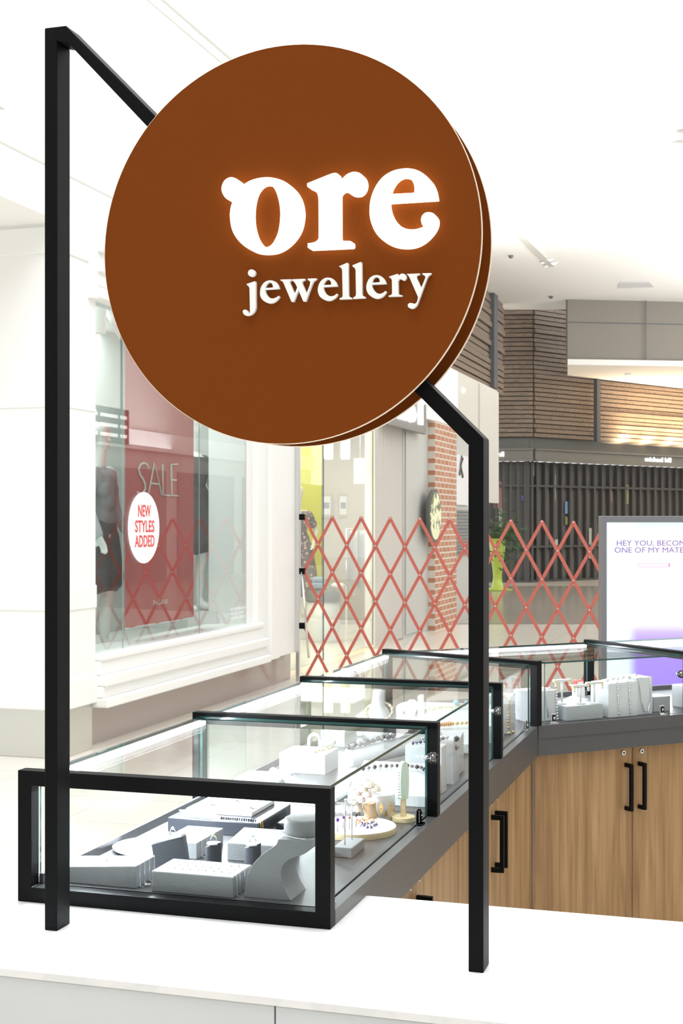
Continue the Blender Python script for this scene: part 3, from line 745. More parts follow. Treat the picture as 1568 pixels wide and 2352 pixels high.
# ================================================================== OAK CABINETS
def handle(parent, p, u, nr):
    b = MB(M_BLACK); r = .0065
    b.obox(p+nr*.034, u, nr, UP, r, r, .09, .001)
    for z in (.083, -.083): b.obox(p+nr*.014+UP*z, u, nr, UP, r, .0145, .0075, .001)
    return b.build('handle', parent)
def camlock(parent, p, nr):
    b = MB(M_ALU, M_CAP); b.cyl(p, .0095, .005, 20, ax=nr, bev=.001); b.cyl(p+nr*.005, .004, .0015, 12, mi=1, ax=nr); return b.build('cam_lock', parent)
def cabinet(o, u, nr, s0, s1, label, depth=.55):
    # o: run origin on the fascia plane; doors sit slightly behind it
    mid = o+u*((s0+s1)/2); t = thing('oak_cabinet', V(mid.x, mid.y, 0), label, 'cabinet', 'oak cabinets under the glass cases')
    b = MB(M_WOOD); b.obox(mid-nr*(.049+depth/2)+UP*.375, u, nr, UP, (s1-s0)/2-.0005, depth/2, .362); b.build('carcass', t)
    h = (s1-s0)/2
    for k_ in (0, 1):
        a = s0+k_*h
        b = MB(M_WOOD); b.obox(o+u*(a+h/2)-nr*.038+UP*.375, u, nr, UP, h/2-.0015, .0095, .36, .001); d = b.build('door', t)
        sx = a+h-.032 if k_ == 0 else a+.032
        handle(d, o+u*sx-nr*.0285+UP*.585, u, nr); camlock(d, o+u*(sx - (.012 if k_ == 0 else -.012))-nr*.0285+UP*.715, nr)
    return t
cabinet(V(RX, 0, 0), Y3, X3, 2.752, 3.775, 'oak cabinet with black handles partly hidden behind the white counter')
cabinet(V(RX, 0, 0), Y3, X3, 3.778, 4.83, 'oak cabinet with two black handles just right of the sign post')
b = MB(M_WOOD); b.box((-.84, 4.832, .012), (RX-.0285, 5.047, .735), .001); tag(b.build('filler_panel', loc=(-.83, 4.93, .085)), 'narrow oak filler panel in the corner between the two cabinet runs', 'panel')
cabinet(PIN, U2, -V2, .005, .915, 'oak cabinet with a pair of black handles under the corner case')
cabinet(PIN, U2, -V2, .918, 1.83, 'oak cabinet cut by the right edge of the photo')

# ================================================================== DISPLAY PROPS AND JEWELLERY
def blk(x0, x1, y0, y1, h, label, m=M_LINEN, name='display_block', cat='display block', group=None, hl=None, hb=None, z=TZ, rot=0):
    """a padded block; hl: height at the left end, hb: height at the back"""
    b = MB(m); hl = h if hl is None else hl; hb = h if hb is None else hb
    tmp = bmesh.new(); bmesh.ops.create_cube(tmp, size=1)
    for v in tmp.verts:
        X = x0 if v.co.x < 0 else x1; Yy = y0 if v.co.y < 0 else y1
        top = (hl if v.co.x < 0 else h)+((hb-h) if v.co.y > 0 else 0)
        v.co = V(X, Yy, z if v.co.z < 0 else z+top)
    bmesh.ops.bevel(tmp, geom=list(tmp.edges), offset=.0022, segments=2, affect='EDGES', clamp_overlap=True, profile=.5)
    b._merge(tmp)
    if rot: bmesh.ops.rotate(b.bm, cent=((x0+x1)/2, (y0+y1)/2, z), matrix=Matrix.Rotation(rot, 3, 'Z'), verts=list(b.bm.verts))
    return tag(b.build(name, loc=((x0+x1)/2, (y0+y1)/2, z)), label, cat, group)
def beads(pts, r, label, m=M_SILVER, name='necklace', cat='necklace', group=None, step=None, jitter=0, m2=None):
    pts = [Vector(p) for p in pts]; b = MB(m, m2 or m); step = step or r*1.9; acc = 0; rnd = random.Random(len(label)); k_ = 0
    for p, q_ in zip(pts, pts[1:]):
        L = (q_-p).length; n = max(1, int(L/step))
        for i in range(n):
            c_ = p.lerp(q_, i/n) + V(rnd.uniform(-1, 1), rnd.uniform(-1, 1), rnd.uniform(-.3, 1))*jitter
            b.ball(c_, r*rnd.uniform(.85, 1.1), k_ % 2, 1); k_ += 1
    loc = pts[0].copy(); return tag(b.build(name, loc=loc), label, cat, group)
def cord(pts, r, label, m=M_SILVER, name='necklace', cat='necklace', group=None):
    b = MB(m); b.tube(pts, r, 6)
    return tag(b.build(name, loc=pts[0]), label, cat, group)
def ring(p, R, label, m=M_SILVER, stone=None, ax=None, group=None, name='ring', cat='ring'):
    b = MB(m, stone or m); ax = ax or V(.3, .2, 1); b.torus(p, R, R*.14, ax, 20, 6)
    if stone:
        x = ax.normalized().orthogonal().normalized(); b.ball(Vector(p)+x*R*1.1, R*.38, 1, 1)
    return tag(b.build(name, loc=p), label, cat, group)

# ---- nearest case
blk(-1.405, -1.224, 2.55, 2.645, .047, 'grey white sloping block behind the left sign post, front left of the nearest case', hl=.033, m=M_GREYLIN)
blk(-1.186, -1.008, 2.542, 2.65, .042, 'low grey white block with rows of studs, front middle of the nearest case', m=M_GREYLIN)
x_ = -1.2225
for i, yy in enumerate((2.560, 2.583, 2.606, 2.630)):
    cord([V(x_-.006, yy, .8985), V(x_+.0015, yy, .897), V(x_+.0018, yy, .87), V(x_+.002, yy+.001, .854), V(x_+.010, yy+.002, .8512)], .0007, ['fine silver chain hanging nearest on the right side of the sloping block', 'second silver chain on the right side of the sloping block', 'third silver chain on the right side of the sloping block', 'rearmost silver chain on the right side of the sloping block'][i], group='chains on the sloping block')
b = MB(M_PEARL); b.ball((-1.212, 2.572, .854), .004, 0, 1); b.ball((-1.208, 2.578, .853), .003, 0, 1); b.ball((-1.205, 2.588, .853), .003); b.ball((-1.202, 2.596, .8535), .0035)
tag(b.build('pendant', loc=(-1.21, 2.58, .85)), 'small cluster of pearl pendants on the deck beside the sloping block', 'pendant')
for i, yy in enumerate((2.556, 2.574, 2.60)):
    xx = -1.0065
    cord([V(xx-.008, yy, .8935), V(xx, yy, .892), V(xx+.001, yy, .87), V(xx+.002, yy, .8525), V(xx+.008, yy, .8512)], .0007, ['fine silver chain nearest on the right side of the block of studs', 'second silver chain on the right side of the block of studs', 'rear silver chain on the right side of the block of studs'][i], group='chains on the block of studs')
# rows of stud earrings
for r_ in range(3):
    for k_ in range(9):
        p = V(-1.165+k_*.0172, 2.572+r_*.026, .893)
        b = MB(M_SILVER, M_PURPLE if (k_+r_) % 5 == 0 else M_TURQ if (k_+2*r_) % 7 == 0 else M_PEARL)
        b.ball(p, .0019, 0, 1); b.ball(p+UP*.0015, .0013, 1, 1)
        tag(b.build('stud_earring', loc=p), 'tiny stud earring in the rows on the low block in the nearest case', 'earring', 'stud earrings in rows')
# loose rings on the sloping block
for i, (dx_, dy_) in enumerate(((-1.335, 2.60), (-1.318, 2.592), (-1.306, 2.607))):
    ring(V(dx_, dy_, .8905+.002), .006, ['ring with a purple stone lying on the sloping block', 'dark stone ring nearest the front edge of the sloping block', 'plain silver ring lying right of the other rings on the sloping block'][i], stone=(M_PURPLE, M_GUN, None)[i], group='rings on the sloping block')
# bust
prof = [(-.9915, 0, c), (-.9905, .015), (-.988, .032), (-.982, .05), (-.9715, .068), (-.956, .085), (-.938, .099), (-.924, .109), (-.919, .120, c), (-.846, .124, c), (-.850, .110), (-.860, .098), (-.874, .091), (-.890, .085), (-.904, .075), (-.912, .061), (-.9125, .043), (-.906, .022), (-.892, 0, c)]
b = MB(M_GREYLIN); b.prism([cr_loop(prof, 5)], (0, 2.652, TZ), X3, UP, .092)
n = 40
b.loft([[V(-.8825+rx*math.cos(2*PI*i/n), 2.606+ry*math.sin(2*PI*i/n), TZ+z) for i in range(n)] for z, rx, ry in ((.108, .030, .036), (.117, .0365, .040), (.124, .0385, .040), (.146, .0385, .0385), (.153, .038, .038), (.1565, .036, .036), (.1572, .034, .034))])
bust = tag(b.build('necklace_bust', loc=(-.94, 2.606, TZ)), 'grey padded necklace bust with curved back, right end of the nearest case', 'necklace bust')
md = bust.modifiers.new('bevel', 'BEVEL'); md.width = .002; md.segments = 2; md.limit_method = 'ANGLE'; md.angle_limit = 1.0
n = 26; rg = [V(-.8825+.0405*math.cos(2*PI*i/n), 2.606+.0425*math.sin(2*PI*i/n), .974-.004*math.cos(2*PI*i/n)) for i in range(n+1)]
b = MB(M_SILVER, M_CHROME); b.tube(rg, .0011, 6); b.ball(rg[13]+V(-.003, 0, -.004), .005, 1, 2); b.ball(rg[11]+V(-.004, 0, -.002), .003, 1); b.tube([rg[0], rg[0]+V(.004, -.02, -.06)], .0005, 5)
tag(b.build('necklace', loc=rg[0]), 'silver necklace round the neck of the curved bust', 'necklace')
# ring stands
def ringstand(p, h, r, rz, label, wedge=False):
    t = thing('ring_stand', p, label, 'ring stand', 'dark ring stands'); Rm = Matrix.Rotation(rz, 3, 'Z'); p = Vector(p)
    b = MB(M_SLATE)
    if wedge:
        ux = Rm @ V(1, 0, 0); uy = Rm @ V(0, 1, 0); b.prism([[(-.036, 0), (.036, 0), (.026, .072), (-.044, .052)]], p+uy*.013, ux, UP, .026)
    else:
        lo, hi = [], []
        for i in range(24):
            a = 2*PI*i/24; q_ = Rm @ V(r*math.cos(a), r*.62*math.sin(a), 0); lo.append(p+q_); hi.append(p+q_+UP*(h+q_.x*.35))
        b.loft([lo, hi], smooth=False)
    b.build('stand', t)
    top = p+UP*(h+.001)
    b = MB(M_LINEN)
    if wedge: b.obox(p+V(-.009, 0, .0645), V(1, 0, .28), Y3, V(-.28, 0, 1), .036, .012, .0028, .001)
    else: b.lathe([(0, 0), (r*.85, 0), (r*.8, .003), (0, .004)], top, 20)
    b.build('pad', t)
    return t, top
def ringup(p, label, stone):
    b = MB(M_SILVER, stone); b.torus(p+UP*.009, .009, .0011, V(.4, 1, 0), 24, 6); b.ball(p+UP*.0195, .0042, 1, 1)
    tag(b.build('ring', loc=p), label, 'ring')
t_, tp = ringstand((-1.222, 2.728, TZ), .066, .03, .15, 'slanted dark ring stand at the back corner of the sloping block', True); ringup(tp, 'silver ring standing up on the slanted dark ring stand', M_PEARL)
t_, tp = ringstand((-1.145, 2.772, TZ), .047, .0185, 0, 'left of the two rounded dark ring stands behind the block of studs'); ringup(tp, 'green stone ring on the left rounded ring stand', M_GREENB)
t_, tp = ringstand((-1.055, 2.776, TZ), .050, .0185, 0, 'right rounded dark ring stand, beside the curved bust'); ringup(tp, 'pale stone ring on the right rounded ring stand', M_MINT)
blk(-1.29, -1.20, 2.81, 2.965, .038, 'white block with fine chains behind the slanted dark ring stand', m=M_GREYLIN)
blk(-1.135, -1.00, 2.825, 2.93, .040, 'white sloping block behind the two rounded ring stands', hb=.052, m=M_GREYLIN)
for i, yy in enumerate((2.83, 2.86, 2.89)):
    cord([V(-1.206, yy, .8895), V(-1.1985, yy, .888), V(-1.198, yy, .855), V(-1.19, yy, .8512)], .0007, ['nearest fine chain on the white block behind the slanted ring stand', 'middle fine chain on the white block behind the slanted ring stand', 'rear fine chain on the white block behind the slanted ring stand'][i], group='chains on the white block')
b = MB(M_WHITE); b.lathe([(0, 0), (.07, 0), (.085, .006), (.088, .012), (.083, .011), (.068, .005), (0, .004)], (-1.335, 2.86, TZ), 40); 
tag(b.build('dish', loc=(-1.335, 2.86, TZ)), 'flat white dish on the deck near the left pane of the nearest case', 'dish')
for i, (dx_, dy_) in enumerate(((-1.33, 2.90), (-1.31, 2.885), (-1.35, 2.88))): ring(V(dx_, dy_, .8575), .007, ['silver ring at the back of the flat white dish', 'silver ring at the right of the flat white dish', 'silver ring at the left of the flat white dish'][i], group='rings on the dish')
blk(-1.38, -1.145, 3.05, 3.285, .034, 'low black riser across the back of the nearest case', m=M_BLACKBOX, name='riser', cat='riser')
blk(-1.358, -1.185, 3.112, 3.275, .012, 'thin white tray of rings on the black riser', m=M_WHITE, name='jewellery_tray', cat='tray', z=TZ+.034)
rnd = random.Random(3)
for i in range(9):
    p = V(-1.34+.145*(i % 5)/4+rnd.uniform(-.006, .006), 3.15+.075*(i//5)+rnd.uniform(-.01, .01), .8985)
    ring(p, .006, 'small ring scattered on the thin white tray on the black riser', m=(M_SILVER, M_GUN, M_GOLD)[i % 3], stone=(None, M_GUN, M_GREENB)[i % 3], group='rings on the white tray')
b = MB(M_WHITE)
lf = [[V(-1.36+.11*s_, 3.073+.018*math.sin(PI*s_)*k_*(1-.2*s_), .886+.010*(1-s_)+.002*abs(k_)) for k_ in (-1, -.5, 0, .5, 1)] for s_ in [i/12 for i in range(13)]]
for r0, r1 in zip(lf, lf[1:]):
    for q0, q1, q2, q3 in zip(r0, r0[1:], r1[1:], r1): b.quad(q0, q1, q2, q3)
bmesh.ops.remove_doubles(b.bm, verts=list(b.bm.verts), dist=1e-5)
o = b.build('leaf_dish', loc=(-1.31, 3.073, .884)); m = o.modifiers.new('s', 'SOLIDIFY'); m.thickness = .0015; tag(o, 'white leaf shaped dish on the front left of the black riser', 'dish')
beads([V(-1.25, 3.075, .886), V(-1.155, 3.072, .886)], .003, 'dark beaded bracelet along the front edge of the black riser', M_GUN, 'bracelet', 'bracelet')
for i, yy in enumerate((3.062, 3.075)):
    beads([V(-1.144, yy, .885), V(-1.1425, yy, .853)], .0016, ['nearest gold chain hanging over the right end of the black riser', 'second gold chain hanging over the right end of the black riser'][i], M_GOLD, 'necklace', group='chains on the riser')
blk(-1.13, -1.07, 3.13, 3.30, .02, 'dark box lying right of the black riser', m=M_BLACKBOX, name='riser', cat='riser')
# marble board
b = MB(M_STONE, M_PALEWOOD); c_ = V(-.945, 3.18, TZ); R_ = .101
b.lathe([(0, .0165), (R_-.002, .0165), (R_, .0150)], c_, 56, 0, smooth=False); b.lathe([(R_, .0150), (R_, .001), (R_-.001, 0), (0, 0)], c_, 56, 1)
tag(b.build('serving_board', loc=c_), 'round white marble board with pale edge in the nearest case', 'board')
def bracelet(c_, R, r, m, m2, label, n=26):
    b = MB(m, m2)
    for i in range(n):
        a = 2*PI*i/n; b.ball(Vector(c_)+V(R*math.cos(a), R*math.sin(a), r+(.004 if i % 3 == 0 else 0)), r, i % 2, 1)
    tag(b.build('bracelet', loc=c_), label, 'bracelet')
bracelet((-.925, 3.20, .8665), .022, .0035, M_ROSEB, M_GOLD, 'rose and gold bead bracelet on the round marble board')
bracelet((-.905, 3.165, .8665), .019, .0038, M_NAVYB, M_SILVER, 'navy bead bracelet on the right of the round marble board')
# earring stand
t = thing('earring_stand', (-.896, 2.97, TZ), 'small grey box stand with two rods holding dangling earrings', 'earring stand')
b = MB(M_GREYLIN); b.box((-.918, 2.922, TZ), (-.874, 3.022, TZ+.0235), .002); b.build('base', t)
for yy, zt in ((2.948, .967), (3.004, .964)):
    xx = -.899; b = MB(M_ALU); b.tube([V(xx, yy, TZ+.023), V(xx, yy, zt)], .0014, 10); b.tube([V(xx-.018, yy, zt), V(xx+.012, yy, zt)], .0012, 8); b.build('rod', t)
def drop(p, m, L, label, big=.0035):
    b = MB(M_SILVER, m); p = Vector(p); b.torus(p-UP*.004, .004, .0005, X3, 14, 5); b.tube([p-UP*.008, p-UP*L], .0005, 5)
    b.ball(p-UP*(L*.7), big, 1, 1, (1, 1, 1.3)); b.lathe([(0, 0), (.0016, .012), (.0008, .022), (0, .024)], p-UP*(L+.018), 8)
    tag(b.build('earring', loc=p), label, 'earring', 'earrings on the two rod stand')
drop((-.916, 2.948, .967), M_PURPLE, .055, 'long earring with a purple drop, leftmost on the near rod', .0045)
drop((-.902, 2.946, .967), M_PURPLE, .045, 'dangling earring at the middle of the near rod')
drop((-.888, 2.948, .967), M_ROSEB, .045, 'dangling earring at the right tip of the near rod')
drop((-.915, 3.004, .964), M_PEARL, .04, 'pale dangling earring at the left of the far rod')
drop((-.889, 3.004, .964), M_GUN, .05, 'dark dangling earring at the right of the far rod')
# flowers in paper
t = thing('flower_posy', (-.952, 3.262, .8665), 'posy of pink and cream paper roses on the marble board', 'flowers')
b = MB(M_KRAFT); b.lathe([(0, 0), (.015, 0), (.016, .02), (.018, .036), (.015, .034), (0, .02)], (-.928, 3.268, .8665), 20, ax=V(-.18, -.05, 1)); b.build('wrapper', t)
def rose(c_, r, m):
    b = MB(m); c_ = Vector(c_); rd = random.Random(int(c_.x*9999)); b.ball(c_, r*.5, 0, 2)
    for k_ in range(14):
        a = k_*2.4; e_ = .9-.055*k_; d_ = V(math.cos(a)*math.cos(e_), math.sin(a)*math.cos(e_), math.sin(e_)); s_ = d_.cross(UP).normalized(); w_ = s_.cross(d_)
        rr = []
        for s1 in (-1, -.4, .4, 1): rr.append([c_+d_*r*(.75+.25*(1-s1*s1))+s_*r*.62*s1+w_*r*v_*(.5)*(1-.25*s1*s1) for v_ in (-.9, 0, .9)])
        for A, B in zip(rr, rr[1:]):
            for i in range(2): b.quad(A[i], A[i+1], B[i+1], B[i])
    return b
for rx, ry, rz_, rr_, rm in ((-.962, 3.245, .925, .0145, M_PINK), (-.945, 3.25, .936, .014, M_CREAM), (-.93, 3.255, .947, .0145, M_CREAM), (-.915, 3.26, .938, .013, M_CREAM), (-.948, 3.238, .914, .013, M_PINK), (-.968, 3.25, .905, .012, M_CREAM), (-.958, 3.245, .888, .012, M_CREAM), (-.932, 3.243, .925, .012, M_PINK)):
    rose((rx, ry, rz_), rr_, rm).build('rose', t)
# candle jar
t = thing('candle_jar', (-.925, 3.335, TZ), 'white candle jar with gold diamond pattern', 'candle jar')
jc = V(-.925, 3.335, TZ); jr = .0385
b = MB(M_WHITE); b.lathe([(0, 0), (jr-.002, 0), (jr, .003), (jr, .064), (jr-.001, .066), (jr-.004, .064), (jr-.0045, .050), (0, .050)], jc, 48); b.build('jar', t)
b = MB(M_PEARL); b.lathe([(0, .0505), (jr-.006, .0505)], jc, 40); b.build('wax', t)
b = MB(M_GOLD)
def dia(a, z, up, h=.017):
    w_ = .17; rr = jr+.0006; P = lambda aa, zz: jc+V(rr*math.cos(aa), rr*math.sin(aa), zz)
    if up: b.quad(P(a-w_, z), P(a+w_, z), P(a, z+h), P(a, z+h))if False else b._new(lambda: b.bm.faces.new([b.bm.verts.new(P(a-w_, z)), b.bm.verts.new(P(a+w_, z)), b.bm.verts.new(P(a, z+h))]))
    else: b._new(lambda: b.bm.faces.new([b.bm.verts.new(P(a-w_, z)), b.bm.verts.new(P(a+w_, z)), b.bm.verts.new(P(a, z-h))]))
for k_ in range(9):
    a = -PI/2+.36+.70*(k_-4)
    dia(a, .0345, True); dia(a, .033, False); dia(a+.35, .014, True)
b.build('gold_pattern', t, normals=False)
# mint paddle stand
t = thing('paddle_stand', (-.862, 3.33, TZ), 'mint green upright paddle stand on pale timber foot', 'jewellery stand')
b = MB(M_PALEWOOD); b.cyl((-.862, 3.33, TZ), .030, .012, 36, bev=.001); b.build('base', t)
b = MB(M_PALEWOOD); b.box((-.868, 3.324, TZ+.012), (-.856, 3.336, TZ+.066), .0008); b.build('stem', t)
ol = [(-.010, .055), (-.0135, .072), (-.0145, .10), (-.013, .13), (-.009, .145), (0, .15), (.009, .145), (.013, .13), (.0145, .10), (.0135, .072), (.010, .055)]
b = MB(M_MINT); ux = V(.55, .835, 0); b.prism([[(p[0], p[1]) for p in ol]], V(-.862, 3.33, TZ)-ux.cross(UP)*.006, ux, UP, .012); b.build('paddle', t)
b = MB(M_SILVER)
for k_ in range(10): b.ball(V(-.862, 3.33, TZ)+ux*(-.0155)+UP*(.06+.007*k_), .0028, 0, 1)
tag(b.build('bracelet', loc=(-.87, 3.31, .92)), 'crystal bracelet on the edge of the mint paddle stand', 'bracelet')
blk(-1.06, -.985, 3.29, 3.37, .02, 'white low block between the black riser and the candle jar', m=M_GREYLIN)

# ---- second case
blk(-1.385, -1.24, 3.865, 4.0, .06, 'large white box with gold bracelet in the second case')
blk(-1.425, -1.29, 3.60, 3.72, .03, 'white low block near the left pane of the second case')
o = blk(-1.33, -1.22, 3.63, 3.66, .012, 'grey curved cuff board leaning at the front of the second case', m=M_GREYBOX, hl=.055)
# horseshoe cuff and ornaments on the big box
b = MB(M_WHITE); b.tube([V(-1.295+.017*math.cos(a), 3.93, .912+.030+.017*math.sin(a)) if 0 <= a <= PI else V(0, 0, 0) for a in [PI*i/12 for i in range(13)]], .005, 8)
b.tube([V(-1.278, 3.93, .943), V(-1.277, 3.93, .912)], .005, 8); b.tube([V(-1.312, 3.93, .943), V(-1.313, 3.93, .912)], .005, 8)
tag(b.build('cuff', loc=(-1.295, 3.93, .91)), 'white arch shaped cuff on the large white box', 'cuff')
beads([V(-1.275, 3.872, .914), V(-1.262, 3.91, .916), V(-1.245, 3.96, .918)], .005, 'gold bead bracelet along the right edge of the large white box', M_GOLD, 'bracelet', 'bracelet', jitter=.002, m2=M_PEARL)
ring(V(-1.335, 3.90, .915), .009, 'pale ring on the left of the large white box', ax=V(.4, 1, .2), stone=M_PEARL)
b = MB(M_PEARL); b.ball((-1.275, 3.985, .925), .016, 0, 2, (1.4, 1, .8)); b.ball((-1.255, 3.985, .93), .012, 0, 2); tag(b.build('shell', loc=(-1.27, 3.985, .91)), 'white shell at the back of the large white box', 'shell')
# chain ramp in front, beaded rolls behind
blk(-1.06, -.845, 3.50, 3.66, .03, 'white ramp with black chain at the front right of the second case', hb=.088)
beads([V(-1.045, 3.60, .925), V(-1.0, 3.615, .932), V(-.94, 3.62, .936), V(-.885, 3.615, .934), V(-.856, 3.59, .925), V(-.85, 3.55, .912)], .0068, 'black chunky chain draped over the white ramp', M_GUN, 'necklace', jitter=.001, m2=M_SMOKE)
for i in range(4):
    yy = 3.535+i*.018; cord([V(-1.04, yy+.01, .884+.0065*i*1.1+.006), V(-.95, yy+.012, .886+.0065*i*1.1+.006), V(-.86, yy, .884+.0065*i*1.1+.006)], .0009, ['lowest fine silver strand across the white ramp', 'second silver strand up the white ramp', 'third silver strand up the white ramp', 'top silver strand under the black chain on the ramp'][i], group='strands on the ramp')
def roll(a, c_, r, label, hgt):
    a, c_ = Vector(a), Vector(c_); b = MB(M_LINEN); b.tube([a, a.lerp(c_, .02), a.lerp(c_, .98), c_], [r*.8, r, r, r*.8], 20)
    for f in (.15, .85):
        p = a.lerp(c_, f); b.box((p.x-.012, p.y-.012, TZ), (p.x+.012, p.y+.012, p.z-.3*r))
    return tag(b.build('bracelet_roll', loc=a.lerp(c_, .5)), label, 'bracelet roll', 'bracelet rolls')
roll((-1.15, 3.80, .915), (-.93, 4.02, .955), .030, 'front white padded roll carrying a dark bracelet in the second case', 0)
roll((-1.19, 3.95, .905), (-1.0, 4.14, .94), .024, 'rear white padded roll behind the dark bracelet', 0)
pts = [V(-1.14, 3.79, .950).lerp(V(-.94, 3.99, .992), f) for f in [i/10 for i in range(11)]]
beads(pts, .0085, 'dark crystal bracelet along the front padded roll', M_GUN, 'bracelet', 'bracelet', step=.008, jitter=.004, m2=M_SMOKE)
pts = [V(-1.17, 3.94, .931).lerp(V(-1.0, 4.11, .964), f) for f in [i/10 for i in range(11)]]
beads(pts, .004, 'silver bracelet along the rear padded roll', M_SILVER, 'bracelet', 'bracelet', jitter=.001)
blk(-.935, -.842, 3.825, 3.905, .128, 'tall white block with silver cluster near the right pane of the second case')
beads([V(-.93, 3.822, .98), V(-.895, 3.821, .981), V(-.862, 3.83, .983), V(-.846, 3.84, .981)], .006, 'silver chain across the top of the tall white block', M_SILVER, 'necklace', jitter=.002, m2=M_SMOKE)
beads([V(-.838, 3.845, .978), V(-.835, 3.848, .95), V(-.836, 3.85, .925)], .0085, 'dark silver cluster hanging on the right of the tall white block', M_GUN, 'bracelet', 'bracelet', jitter=.005, m2=M_SMOKE)
blk(-.925, -.86, 3.96, 4.05, .10, 'white block behind the tall block with the silver cluster', hb=.12)
beads([V(-.93, 3.70, .985), V(-.89, 3.715, .99), V(-.852, 3.74, .99)], .005, 'dark beads on the top of the slim white plinth', M_NAVYB, 'bracelet', 'bracelet', m2=M_SMOKE)
blk(-.95, -.845, 3.69, 3.75, .130, 'slim white plinth behind the ramp with the black chain')
blk(-1.20, -1.09, 3.50, 3.62, .012, 'flat grey white pad left of the ramp in the second case', m=M_LINEN)
b = MB(M_GUN); b.tube([V(-1.16+.02*math.cos(a), 3.56+.008*math.sin(a), .866+.006*math.sin(a)) for a in [2*PI*i/20 for i in range(21)]], .002, 6); tag(b.build('bangle', loc=(-1.16, 3.56, .863)), 'grey bangle on the flat pad left of the ramp', 'bangle')

# ---- third case
def bustw(p, s_, label):
    t = thing('necklace_bust', p, label, 'necklace bust'); p = Vector(p); b = MB(M_WHITE)
    pf = [(0, .050, .036), (.03, .056, .038), (.07, .052, .034), (.10, .036, .026), (.115, .024, .020), (.15, .020, .019), (.165, .021, .02), (.167, .012, .012)]
    b.loft([[p+V(a_*math.cos(2*PI*i/28), c2*math.sin(2*PI*i/28)+z_*.15, z_*s_) for i in range(28)] for z_, a_, c2 in pf]); b.build('bust', t); return t
bustw((-1.275, 4.56, TZ), 1.0, 'white necklace bust in the third case')
b = MB(M_PEARL, M_GOLD); 
for i in range(30):
    a = 2*PI*i/30; b.ball(V(-1.265+.048*math.cos(a), 4.55+.038*math.sin(a), .945-.028*math.sin(-a)), .0065, i % 2, 1)
tag(b.build('necklace', loc=(-1.265, 4.55, .94)), 'pearl necklace round the white bust in the third case', 'necklace')
b = MB(M_PEARL)
sh = [[V(-1.375+.11*f+.0, 4.66+.032*math.sin(PI*(.15+.8*f))*math.cos(a), .905+.030*math.sin(PI*(.12+.75*f))*(math.sin(a)+.2*math.sin(5*a))) for a in [2*PI*i/24 for i in range(24)]] for f in [j/10 for j in range(11)]]
b.loft(sh); tag(b.build('shell', loc=(-1.32, 4.66, .9)), 'large white sea shell beside the bust in the third case', 'shell')
blk(-1.42, -1.29, 4.60, 4.74, .045, 'white box under the sea shell in the third case')
blk(-1.415, -1.33, 4.36, 4.50, .055, 'white box with beads by the left pane of the third case')
bracelet((-1.375, 4.42, .9055), .028, .006, M_GREENB, M_PEARL, 'green and pearl bead bracelet on the box by the left pane')
bracelet((-1.36, 4.48, .9055), .016, .005, M_GOLD, M_PEARL, 'small gold bracelet behind the green bead bracelet', 16)
def ramp(x0, x1, y0, y1, h, hb, label): return blk(x0, x1, y0, y1, h, label, hb=hb)
ramp(-1.19, -.88, 4.36, 4.50, .03, .075, 'white ramp with copper bracelet at the front of the third case')
ramp(-1.19, -.86, 4.58, 4.72, .06, .115, 'higher white ramp with gold chain behind the copper bracelet')
beads([V(-1.10, 4.43, .915), V(-1.04, 4.45, .924), V(-.985, 4.46, .93)], .008, 'thick copper bracelet on the front ramp of the third case', M_COPPER, 'bracelet', 'bracelet', step=.007)
beads([V(-.985, 4.46, .93), V(-.94, 4.465, .934), V(-.895, 4.47, .938)], .007, 'gold ribbed bracelet right of the copper bracelet', M_GOLD, 'bracelet', 'bracelet')
beads([V(-1.18, 4.62, .933), V(-1.10, 4.655, .949), V(-1.0, 4.68, .96), V(-.90, 4.70, .968)], .006, 'gold and green bead chain along the higher ramp', M_GOLD, 'necklace', jitter=.003, m2=M_GREENB)
b = MB(M_TURQ); b.ball((-1.02, 4.675, .972), .011, 0, 2); b.ball((-.985, 4.68, .972), .008, 0, 2); tag(b.build('pendant', loc=(-1.02, 4.675, .965)), 'turquoise pendant on the gold and green chain', 'pendant')
b = MB(M_WHITE); b.ball((-1.19, 4.64, .945), .035, 0, 2, (1.1, .7, .8)); tag(b.build('cushion', loc=(-1.19, 4.64, .92)), 'round white cushion at the left end of the higher ramp', 'cushion')
blk(-.935, -.85, 4.80, 4.89, .135, 'tall white block with gold chain near the corner of the third case')
beads([V(-.875, 4.797, .986), V(-.858, 4.796, .97), V(-.857, 4.796, .875), V(-.852, 4.79, .858)], .0055, 'thick gold chain hanging on the tall block near the corner', M_GOLD, 'necklace', jitter=.001)
beads([V(-.91, 4.797, .986), V(-.909, 4.796, .92), V(-.905, 4.796, .862)], .004, 'pearl strand hanging left of the thick gold chain', M_PEARL, 'necklace')
beads([V(-.85, 4.775, .858), V(-.838, 4.79, .858), V(-.83, 4.80, .86)], .007, 'gold cluster brooch on the deck by the corner block', M_GOLD, 'brooch', 'brooch', jitter=.003)
blk(-1.25, -1.10, 4.90, 5.02, .03, 'white low pad at the back of the third case')
beads([V(-1.22, 4.95, .886), V(-1.12, 4.96, .886)], .007, 'pearl bracelet on the pad at the back of the third case', M_PEARL, 'bracelet', 'bracelet')

